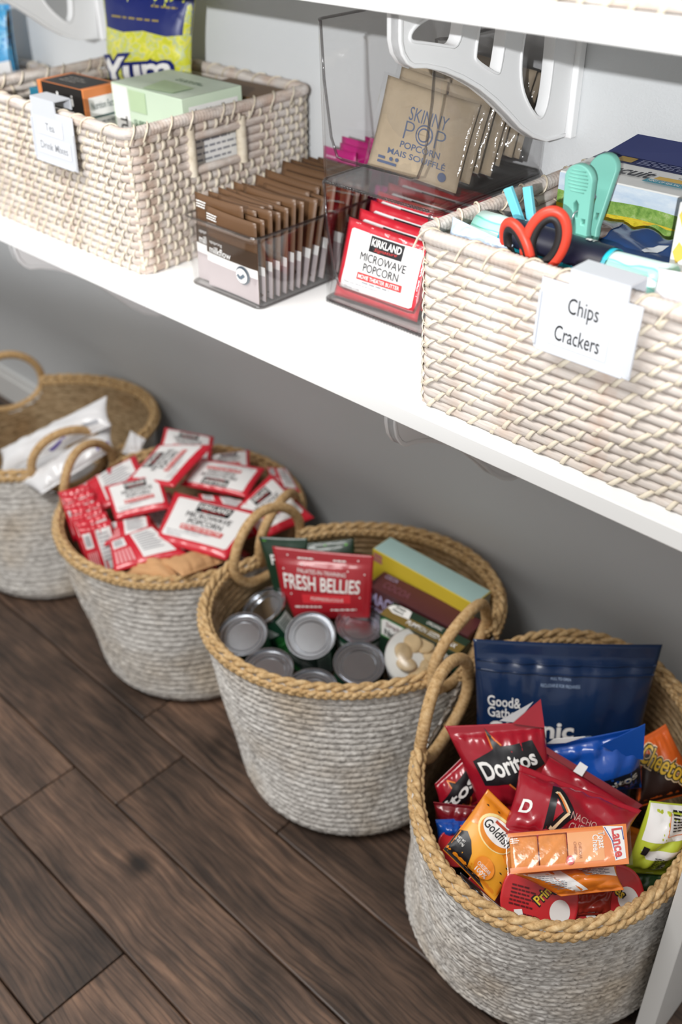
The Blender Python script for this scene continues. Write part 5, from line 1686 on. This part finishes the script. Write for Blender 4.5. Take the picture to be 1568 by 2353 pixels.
# ------------------------------------------------------------------ clip-on label holders
PLW = M('label_holder_white', '#c9ccd2', 0.35, 0, 0.01, 10)
PAP = M('label_paper', '#d6d8dc', 0.6, 0, 0.01, 10)
INKL = inkm('ink_label_grey', '#222224')

def label_holder(label, xa, xb, zt, zb, y, hook, texts):
    root = empty('label_holder', ((xa + xb) / 2, y, zb), label, 'label holder')
    lean_ = 0.0035
    P = lambda u, v, o=0.0: np.array([xa + (xb - xa) * u, y - lean_ * v - o, zt + (zb - zt) * v])
    def slab(name, u0, v0, u1, v1, o, th, bev=0.0006):
        c = (P(u0, v0) + P(u1, v1)) / 2
        ex = np.array([1.0, 0, 0])
        ez = unit(P(0, 0) - P(0, 1))
        ey = np.cross(ez, ex)
        return frame_box(name, c + ey * (-o if False else 0) + np.array([0, -o, 0]), ex, ey, ez, abs(xb - xa) * (u1 - u0) / 2, th / 2, np.linalg.norm(P(u0, v0) - P(u0, v1)) / 2, PLW, root, bev, 2)
    slab('plate', 0, 0, 1, 1, 0, 0.0016)
    slab('side_lip', 0.0, 0.18, 0.025, 0.93, 0.0016, 0.0020)
    slab('side_lip', 0.975, 0.30, 1.0, 0.95, 0.0016, 0.0020)
    slab('bottom_lip', 0.04, 0.965, 0.93, 1.0, 0.0016, 0.0024)
    h0, h1 = hook
    hx0, hx1 = xa + (xb - xa) * h0, xa + (xb - xa) * h1
    zz = zt + 0.0125
    V, Fc, _ = join(boxg(hx0, hx1, y - 0.0012, y + 0.0003, zt - 0.012, zz), boxg(hx0, hx1, y - 0.0012, y + 0.0235, zz, zz + 0.0014), boxg(hx0, hx1, y + 0.0225, y + 0.0240, zz - 0.012, zz))
    part('rim_hook', V, Fc, PLW, root)
    s = Surf([P(0, 0, 0.0010), P(1, 0, 0.0010), P(1, 1, 0.0010), P(0, 1, 0.0010)])
    for (tx, u0, v0, u1, v1, tw, th_) in texts:
        o = decal('paper_label', s, [('r', u0, v0, u1, v1)], PAP, root, 1, 4, 0.0003)
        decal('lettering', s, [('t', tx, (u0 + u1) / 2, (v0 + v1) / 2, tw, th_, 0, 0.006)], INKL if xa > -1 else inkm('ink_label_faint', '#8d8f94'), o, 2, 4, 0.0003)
    return root

label_holder('white clip-on label reading Chips and Crackers', -0.419, -0.327, 0.8865, 0.8255, 0.6625, (0.28, 0.86), [('Chips', 0.24, 0.13, 0.68, 0.47, 0.31, 0.29), ('Crackers', 0.14, 0.50, 0.74, 0.86, 0.46, 0.22)])
label_holder('blurred white clip-on label on the tea bin', -1.207, -1.113, 0.894, 0.830, 0.6760, (0.05, 0.62), [('Tea', 0.15, 0.14, 0.75, 0.45, 0.22, 0.15), ('Drink Mixes', 0.10, 0.50, 0.9, 0.82, 0.66, 0.15)])

# ------------------------------------------------------------------ contents of the tea bin
MINT = M('carton_pale_green', '#cfe0c8', 0.5, 0, 0.03, 20)
r_, fr, tp, rg = carton('pale green tea carton standing in the tea bin', (-1.186, 0.786, 0.722), 0.0, 0.148, 0.098, 0.186, MINT, M('carton_pale_green_top', '#d5e2d0', 0.5))
prints(rg, r_, [('printed_panel', W_, [('r', 0.10, 0.06, 0.92, 0.95)]), ('lettering', K_, [('t', 'Nutrition Facts', 0.51, 0.115, 0.74, 0.07, 0, 0.012)]), ('fine_print', GREYT, lines(0.16, 0.86, 0.20, 16, 0.042, 0.014, 2))], 4, 0.0003)
prints(fr, r_, [('printed_panel', W_, [('r', 0.02, 0.01, 0.24, 0.99)]), ('lettering', K_, [('t', 'TULSI', 0.14, 0.32, 0.28, 0.085, -90, 0.02)]), ('printed_panel', inkm('ink_sage', '#bcd3ac'), [('r', 0.26, 0.02, 0.50, 0.16)]), ('fine_print', inkm('ink_forest', '#45664a'), [('t', 'SUPER', 0.40, 0.235, 0.20, 0.045)] + lines(0.28, 0.6, 0.28, 3, 0.04, 0.014, 6))], 4, 0.0003)
prints(tp, r_, [('lettering', inkm('ink_forest', '#45664a'), lines(0.40, 0.80, 0.30, 2, 0.06, 0.03, 3)), ('printed_panel', inkm('ink_sage', '#bcd3ac'), [('p', [(0.35, 0.5), (0.8, 0.55), (0.8, 0.9), (0.45, 0.98)])])], 4, 0.0008)
ORB = M('carton_orange', '#d9834a', 0.5, 0, 0.04, 20)
BLK = M('carton_black', '#22201f', 0.45, 0, 0.03, 20)
r_, fr, tp, rg = carton('orange and black tea carton beside the pale green one', (-1.296, 0.742, 0.722), 2.0, 0.104, 0.058, 0.181, ORB, None)
prints(tp, r_, [('printed_panel', BLK, [('r', 0.10, 0.10, 0.92, 0.97)]), ('lettering', inkm('ink_stone', '#8f8b86'), lines(0.25, 0.75, 0.35, 3, 0.14, 0.06, 4))], 4, 0.0003)
prints(fr, r_, [('printed_panel', BLK, [('r', 0.10, 0.0, 0.98, 0.99)]), ('lettering', W_, [('t', 'chai', 0.52, 0.09, 0.50, 0.08, 0, 0.01)] + lines(0.3, 0.8, 0.17, 2, 0.04, 0.018, 5))], 4, 0.0003)
prints(rg, r_, [('printed_panel', PANEL, [('r', 0.12, 0.06, 0.96, 0.98)]), ('lettering', inkm('ink_teal_dark', '#3f5a58'), [('t', 'Nutrition Facts', 0.5, 0.12, 0.66, 0.05), ('r', 0.16, 0.19, 0.92, 0.205), ('r', 0.16, 0.30, 0.92, 0.31)]), ('fine_print', GREYT, lines(0.18, 0.9, 0.23, 9, 0.05, 0.012, 2))], 4, 0.0003)
carton('narrow teal carton left of the orange and black one', (-1.330, 0.748, 0.722), 2.0, 0.024, 0.050, 0.165, M('carton_teal', '#1f6d86', 0.5), None)
carton('plain brown carton in the back right corner of the tea bin', (-1.150, 0.900, 0.722), 0.0, 0.110, 0.060, 0.168, M('carton_brown', '#6d5236', 0.6), None)

def camo(name, a, b, c):
    if name in MATS: return MATS[name]
    m, t, p, L = base(name)
    tc = nd(t, 'ShaderNodeTexCoord')
    n = nd(t, 'ShaderNodeTexNoise', Scale=48.0, Detail=1.5, Distortion=1.6)
    L(tc.outputs['Object'], n.inputs['Vector'])
    r = ramp(t, [(0.40, a), (0.47, b), (0.53, c), (0.60, a)])
    L(n.outputs['Fac'], r.inputs[0])
    L(r.outputs[0], p.inputs['Base Color'])
    p.inputs['Roughness'].default_value = 0.3
    p.inputs['Coat Weight'].default_value = 0.3
    MATS[name] = m
    return m

s = bag('candy_bag', Q['yum'], 0.022, camo('film_lime_yellow', '#cfd23a', '#b9c6a2', '#e6df4e'), 'yellow and navy candy bag standing at the back of the tea bin', 'bag', None, 0.07, 0.05, 0.003, 52, None, 40, 44, 0.05)
prints(s, s.root, [('printed_header', inkm('ink_navy', '#16246b'), [('p', [(0.0, 0.0), (1.0, 0.0), (1.0, 0.47), (0.8, 0.50), (0.55, 0.46), (0.3, 0.49), (0.0, 0.45)])]), ('fine_print', inkm('ink_old_gold', '#9c8a4a'), lines(0.15, 0.82, 0.34, 1, 0.05, 0.02, 1) + lines(0.62, 0.92, 0.20, 1, 0.05, 0.02, 2)),
                   ('letter_outline', inkm('ink_navy', '#16246b'), [('t', 'Yum', 0.42, 0.86, 0.92, 0.36, 4, 0.09, 0.3)]), ('lettering', W_, [('t', 'Yum', 0.42, 0.86, 0.83, 0.29, 4, 0.03, 0.3)])], 9, 0.0006)
s = bag('snack_bag', [[-1.800, 0.910, 0.932], [-1.695, 0.946, 0.934], [-1.690, 0.936, 0.790], [-1.800, 0.900, 0.790]], 0.022, camo('film_sky_blue', '#3fa6dc', '#8fd0ee', '#2f86c4'), 'bright blue bag in the bin at the far left edge', 'bag', None, 0.06, 0.05, 0.004, 53)
prints(s, s.root, [('printed_panel', PANEL, [('p', [(0.6, 0.65), (0.95, 0.6), (0.97, 0.95), (0.55, 0.95)])]), ('dark_edge', BLK, [('r', 0.955, 0.06, 1.0, 0.9)])], 8, 0.0006)

# ------------------------------------------------------------------ contents of the chips bin
# cracker carton with a field landscape
WB = M('carton_white_board', '#e9e8e4', 0.5, 0, 0.02, 20)
r_, fr, tp, rg = carton('white cracker carton with a farm field picture at the back of the chips bin', (-0.541, 0.866, 0.722), 2.0, 0.140, 0.085, 0.180, WB, None)
def grassy(name, stops, sc=(40, 40, 260)):
    return straw(name, stops, sc, 0.55, None, 9, 0)
SKY = grassy('print_sky', [(0.3, '#b9cde2'), (0.6, '#d7e2ec'), (0.8, '#eef2f4')], (30, 30, 90))
GRN = grassy('print_hedge', [(0.3, '#5f8a3a'), (0.55, '#8fb25a'), (0.8, '#c6d49a')], (140, 140, 140))
FLD = grassy('print_wheat', [(0.3, '#b79a1c'), (0.5, '#e2cf3a'), (0.65, '#d8a83a'), (0.85, '#eee07a')], (90, 90, 330))
SOI = grassy('print_soil', [(0.3, '#b98a2e'), (0.6, '#d8b24a'), (0.85, '#e8cf6a')], (120, 120, 260))
wav = lambda v0, am, f, ph, n=14: [(i / n, v0 + am * math.sin(f * i / n + ph)) for i in range(n + 1)]
band = lambda v0, v1, a0=0.006, a1=0.006, f=7, p=0.0: ('p', wav(v0, a0, f, p) + wav(v1, a1, f * 1.3, p + 1)[::-1])
prints(fr, r_, [('picture_sky', SKY, [('r', 0.0, 0.008, 1.0, 0.12)]), ('picture_hedge', GRN, [band(0.10, 0.19, 0.008, 0.006)]), ('picture_field', FLD, [band(0.17, 0.40, 0.008, 0.010)]), ('picture_soil', SOI, [band(0.22, 0.275, 0.012, 0.012, 5, 1)]),
                ('picture_hedge', GRN, [('p', [(0.70, 0.19), (0.78, 0.165), (0.86, 0.18), (0.98, 0.175), (0.98, 0.225), (0.8, 0.23)])]),
                ('leaf_panel', W_, [('p', [(0.52, 0.30), (0.60, 0.36), (0.66, 0.50), (0.70, 0.62), (0.44, 0.62), (0.46, 0.4)])]), ('lettering', K_, [('t', 'WITH\nWHOLE', 0.585, 0.50, 0.13, 0.075, 0, 0.02)])], 4, 0.0003)
NV = inkm('ink_box_navy', '#2a3158')
prints(tp, r_, [('printed_header', NV, [('r', 0.008, 0.01, 0.992, 0.30)]), ('logo_patch', inkm('ink_gold_patch', '#b89a4e'), [('r', 0.17, 0.05, 0.30, 0.24)]), ('fine_print', inkm('ink_lavender', '#a9aec8'), lines(0.34, 0.92, 0.07, 4, 0.05, 0.018, 3)),
                ('lettering', K_, [('t', 'triscuit', 0.36, 0.58, 0.46, 0.27, 2, 0.025, 0.3), ('t', 'BEST WHEN USED', 0.84, 0.47, 0.20, 0.04)]),
                ('banner', inkm('ink_banner_yellow', '#dcb23c'), [('p', [(0.62, 0.55), (0.93, 0.52), (0.91, 0.64), (0.61, 0.66)])]), ('banner', inkm('ink_banner_teal', '#2d93a8'), [('p', [(0.58, 0.70), (0.88, 0.68), (0.87, 0.80), (0.57, 0.82)])]),
                ('lettering', W_, [('t', 'HINT OF SEA SALT', 0.725, 0.75, 0.25, 0.065, 1, 0.01)])], 4, 0.0003)
V = np.array([[-0.540, 0.949, 0.9025], [-0.408, 0.954, 0.9025], [-0.406, 0.966, 0.922], [-0.515, 0.963, 0.922]])
thin('open_flap', V, NV, r_, 0.001)
# diamond-patterned carton
r_, fr, tp, rg = carton('white carton with yellow diamonds at the right of the chips bin', (-0.368, 0.776, 0.722), 3.0, 0.145, 0.060, 0.208, WB, None)
dia = []
for i in range(9):
    for j in range(10):
        if (i + j) % 2 == 0:
            u_, v_ = 0.04 + i * 0.11, 0.05 + j * 0.075
            dia.append(('p', [(u_, v_ - 0.045), (u_ + 0.066, v_), (u_, v_ + 0.045), (u_ - 0.066 if u_ > 0.07 else u_ - 0.03, v_)]))
decal('diamond_print', fr, dia, inkm('ink_diamond_yellow', '#ecc75f'), r_, 1, 4, 0.0003)

# rolled-up chip bag
def stripes(name):
    m, t, p, L = base(name)
    tc = nd(t, 'ShaderNodeTexCoord')
    w = nd(t, 'ShaderNodeTexWave', Scale=26.0, Distortion=2.5, Detail=1.5)
    w.bands_direction = 'Z'
    L(tc.outputs['Object'], w.inputs['Vector'])
    r = ramp(t, [(0.0, '#d9f2ec'), (0.45, '#c5ebe2'), (0.62, '#66cdb8'), (0.8, '#a6e4d8')])
    L(w.outputs['Fac'], r.inputs[0])
    L(r.outputs[0], p.inputs['Base Color'])
    p.inputs['Roughness'].default_value = 0.35
    p.inputs['Coat Weight'].default_value = 0.3
    return m
MSTR = stripes('film_mint_stripes')
A_, B_ = np.array([-0.540, 0.739, 0.876]), np.array([-0.344, 0.731, 0.876])
ax = unit(B_ - A_)
ex, ey, ez = frame_for(ax, (0.35, -0.5, 0.8))
L_ = np.linalg.norm(B_ - A_)
root = empty('rolled_chip_bag', tuple((A_ + B_) / 2 - np.array([0, 0, 0.02])), 'mint striped chip bag rolled up behind the scissors', 'bag')
V, Fc = lathe([(0.002, 0.004), (0.0175, 0.0), (0.0180, 0.02), (0.0165, 0.06), (0.0170, L_ * 0.6), (0.0168, L_ * 0.75), (0.0185, L_ - 0.01), (0.0195, L_), (0.004, L_ - 0.004)], 36, A_, ex, ey, ez)
part('rolled_film', V, Fc, MSTR, root, True)
cs = CylSurf(A_, ex, ey, ez, 0.0176, 0.0, L_, math.radians(75), math.radians(-95))
sw = lambda u0, v0, u1, v1: ('r', u0, v0, u1, v1)
prints(cs, root, [('label_border', inkm('ink_cyan', '#27bcd2'), [sw(0.06, 0.17, 0.97, 0.735)]), ('label_panel', inkm('ink_ink_navy', '#12142a'), [sw(0.13, 0.195, 0.90, 0.715)]),
                  ('lettering', W_, [('t', 'SEA', 0.82, 0.60, 0.16, 0.11, 90, 0.02)])], 10, 0.0008)
V, Fc = lathe([(0.003, 0.0), (0.0125, 0.001), (0.013, 0.02), (0.012, 0.032), (0.003, 0.034)], 24, B_ + np.array([0.002, 0.004, -0.006]), ex, ey, ez)
part('inner_roll', V, Fc, camo('film_teal_streaks', '#1f7f96', '#4fc0d2', '#12506a'), root, True)

# other bags in the chips bin
DN = foil('film_dark_navy', '#1b3a68', 0.26)
s = bag('snack_bag', [[-0.540, 0.846, 0.868], [-0.300, 0.840, 0.868], [-0.300, 0.772, 0.842], [-0.540, 0.772, 0.842]], 0.026, DN, 'navy crinkled bag with a white leaf behind the rolled bag', 'bag', None, 0.05, 0.05, 0.006, 61, None, 50, 36, 0.03, waves=8)
prints(s, s.root, [('leaf_print', M('print_leaf_pale', '#c9cdd2', 0.4), [('p', [(0.565, 0.45), (0.60, 0.36), (0.645, 0.36), (0.625, 0.52), (0.59, 0.62), (0.57, 0.58)])]),
                   ('photo_print', camo('print_nuts', '#5b4a44', '#8d8480', '#2e2624'), [('p', [(0.17, 0.12), (0.40, 0.10), (0.42, 0.6), (0.36, 0.8), (0.24, 0.7)])])], 10, 0.0006)
bag('snack_bag', [[-0.545, 0.703, 0.896], [-0.476, 0.700, 0.888], [-0.472, 0.690, 0.858], [-0.543, 0.690, 0.858]], 0.006, foil('film_pale_blue', '#c3d6ec', 0.4), 'pale blue crumpled bag against the front left corner of the chips bin', 'bag', None, 0.05, 0.05, 0.005, 62, waves=7)
bag('snack_bag', [[-0.345, 0.712, 0.898], [-0.215, 0.716, 0.910], [-0.215, 0.690, 0.860], [-0.342, 0.690, 0.862]], 0.012, foil('film_soft_white', '#eeeaee', 0.4), 'white bag at the right end of the chips bin', 'bag', None, 0.06, 0.06, 0.003, 63)

# scissors
SCR = M('scissor_red_plastic', '#d8432f', 0.4, 0, 0.03, 20)
SCB = M('scissor_black_grip', '#221f1f', 0.5)
root = empty('scissors', (-0.459, 0.714, 0.80), 'red-handled scissors stuck point down in the chips bin', 'scissors')
def loop(name, c, e1, e2, ra, rb, rad, m, k=12, n=56, flat=1.0):
    a = np.linspace(0, 2 * np.pi, n, endpoint=False)
    e1, e2 = unit(e1), unit(e2)
    P = np.asarray(c) + np.cos(a)[:, None] * ra * e1 + np.sin(a)[:, None] * rb * e2
    V, Fc = tube(P, rad, k, True)
    return part(name, V, Fc, m, root, True)
cR, cL = np.array([-0.4445, 0.7010, 0.8990]), np.array([-0.4690, 0.6965, 0.8870])
eR1, eR2 = np.array([0.86, 0.40, 0.12]), np.array([0.10, 0.05, 1.0])
eL1, eL2 = np.array([0.70, -0.25, 0.38]), np.array([-0.45, -0.05, 0.9])
loop('handle', cR, eR1, eR2, 0.0165, 0.0255, 0.0046, SCR)
loop('grip_lining', cR, eR1, eR2, 0.0112, 0.0198, 0.0040, SCB)
loop('handle', cL, eL1, eL2, 0.0160, 0.0235, 0.0042, SCR)
loop('grip_lining', cL, eL1, eL2, 0.0112, 0.0182, 0.0040, SCB)
V, Fc = tube([cR + [-0.006, 0, -0.024], [-0.4520, 0.701, 0.870], [-0.4560, 0.701, 0.852]], [0.0050, 0.0058, 0.0045], 10)
part('handle_shank', V, Fc, SCR, root, True)
V, Fc = tube([cL + [0.009, 0, -0.020], [-0.4550, 0.699, 0.868], [-0.4520, 0.699, 0.852]], [0.0048, 0.0056, 0.0045], 10)
part('handle_shank', V, Fc, SCR, root, True)
STL = M('blade_steel', '#c4c7cb', 0.25, 1.0)
for d, y_ in ((0.004, 0.7015), (-0.004, 0.6985)):
    V, Fc = boxg(-0.4545 + d - 0.006, -0.4545 + d + 0.006, y_ - 0.0009, y_ + 0.0009, 0.765, 0.853)
    part('blade', V, Fc, STL, root)
V, Fc = lathe([(0.001, -0.004), (0.0032, -0.004), (0.0032, 0.004), (0.001, 0.004)], 16, (-0.4545, 0.6965, 0.863), (1, 0, 0), (0, 0, 1), (0, -1, 0))
part('pivot_screw', V, Fc, STL, root, True)

# large mint peg clip
PEG = M('peg_mint_plastic', '#7fc4b4', 0.42, 0, 0.02, 20)
root = empty('peg_clip', (-0.454, 0.766, 0.868), 'large mint green plastic peg clip standing upright in the chips bin', 'peg')
def arm(y0, y1, nm):
    """arm plate in (x,z) extruded in y; top leans from y0 to y1"""
    w, hgt, r = 0.0140, 0.0800, 0.0140
    outl = [(-w, 0.0), (w, 0.0), (w * 1.02, 0.016), (w * 0.92, 0.022), (w * 0.98, hgt - r)]
    outl += [(r * math.cos(a), hgt - r + r * math.sin(a)) for a in np.linspace(0.15, math.pi - 0.15, 12)]
    outl += [(-w * 0.98, hgt - r), (-w * 0.92, 0.022), (-w * 1.02, 0.016)]
    slot = [(-0.0022, 0.034), (0.0022, 0.034), (0.0026, 0.046), (0.0, 0.049), (-0.0026, 0.046)]
    hs = [[(s_ * 0.0085 - 0.0016, 0.029), (s_ * 0.0085 + 0.0016, 0.029), (s_ * 0.0085 + 0.0016, 0.034), (s_ * 0.0085 - 0.0016, 0.034)] for s_ in (-1, 1)]
    me = plate_curve(outl, [slot] + hs, 0.0030, 0.0009)
    n = len(me.vertices)
    co = np.empty(n * 3)
    me.vertices.foreach_get('co', co)
    co = co.reshape(-1, 3)
    t_ = co[:, 1] / hgt
    P = np.stack([-0.454 + co[:, 0], 0.020 + y0 + (y1 - y0) * t_ - co[:, 2], 0.868 + co[:, 1]], 1)
    me.vertices.foreach_set('co', P.ravel())
    me.update()
    me.materials.append(PEG)
    return add(nm, me, root)
front = arm(0.7445, 0.7400, 'arm')
back = arm(0.7520, 0.7830, 'arm')
for i in range(7):
    zc = 0.868 + 0.066 + (i - 3) * 0.0030
    hw = 0.0100 * math.sqrt(max(0.05, 1 - ((i - 3) / 4.2) ** 2))
    yy = 0.7445 + (0.7400 - 0.7445) * ((zc - 0.868) / 0.08) - 0.0038 + 0.020
    V, Fc = tube([[-0.454 - hw, yy, zc], [-0.454 + hw, yy, zc]], 0.0007, 6)
    part('grip_ridge', V, Fc, PEG, front, True)
for h_ in (0.004, 0.016):
    V, Fc = boxg(-0.4660, -0.4420, 0.7595, 0.7630, 0.868 + h_, 0.868 + h_ + 0.002)
    part('jaw_ridge', V, Fc, PEG, front)
V, Fc = tube([[-0.454, 0.7700, 0.907], [-0.4545, 0.7585, 0.906], [-0.4560, 0.7555, 0.897], [-0.4545, 0.7565, 0.885], [-0.454, 0.7640, 0.882]], 0.0009, 8)
part('wire_spring', V, Fc, STL, root, True)

# small sky-blue clothes peg
PEG2 = M('peg_sky_plastic', '#72c6d6', 0.42, 0, 0.02, 20)
root = empty('clothes_peg', (-0.486, 0.738, 0.866), 'small sky blue clothes peg left of the scissors', 'peg')
for (xa, ya, xb, yb, w) in ((-0.4885, 0.7460, -0.5140, 0.7400, 0.0042), (-0.4855, 0.7500, -0.5030, 0.7540, 0.0042)):
    P0, P1 = np.array([xa, ya, 0.868]), np.array([xb, yb, 0.920])
    d = unit(P1 - P0)
    e2 = unit(np.cross(d, [0, -1, 0.2]))
    e3 = np.cross(d, e2)
    frame_box('arm', (P0 + P1) / 2, d, e2, e3, np.linalg.norm(P1 - P0) / 2, w, 0.0024, PEG2, root, 0.0008)
V, Fc = tube([np.array([-0.494, 0.7435, 0.890]) + np.array([0.004 * math.cos(a), -0.002 * a / 6, 0.004 * math.sin(a)]) for a in np.linspace(0, 12, 40)], 0.0008, 6)
part('wire_spring', V, Fc, STL, root, True)
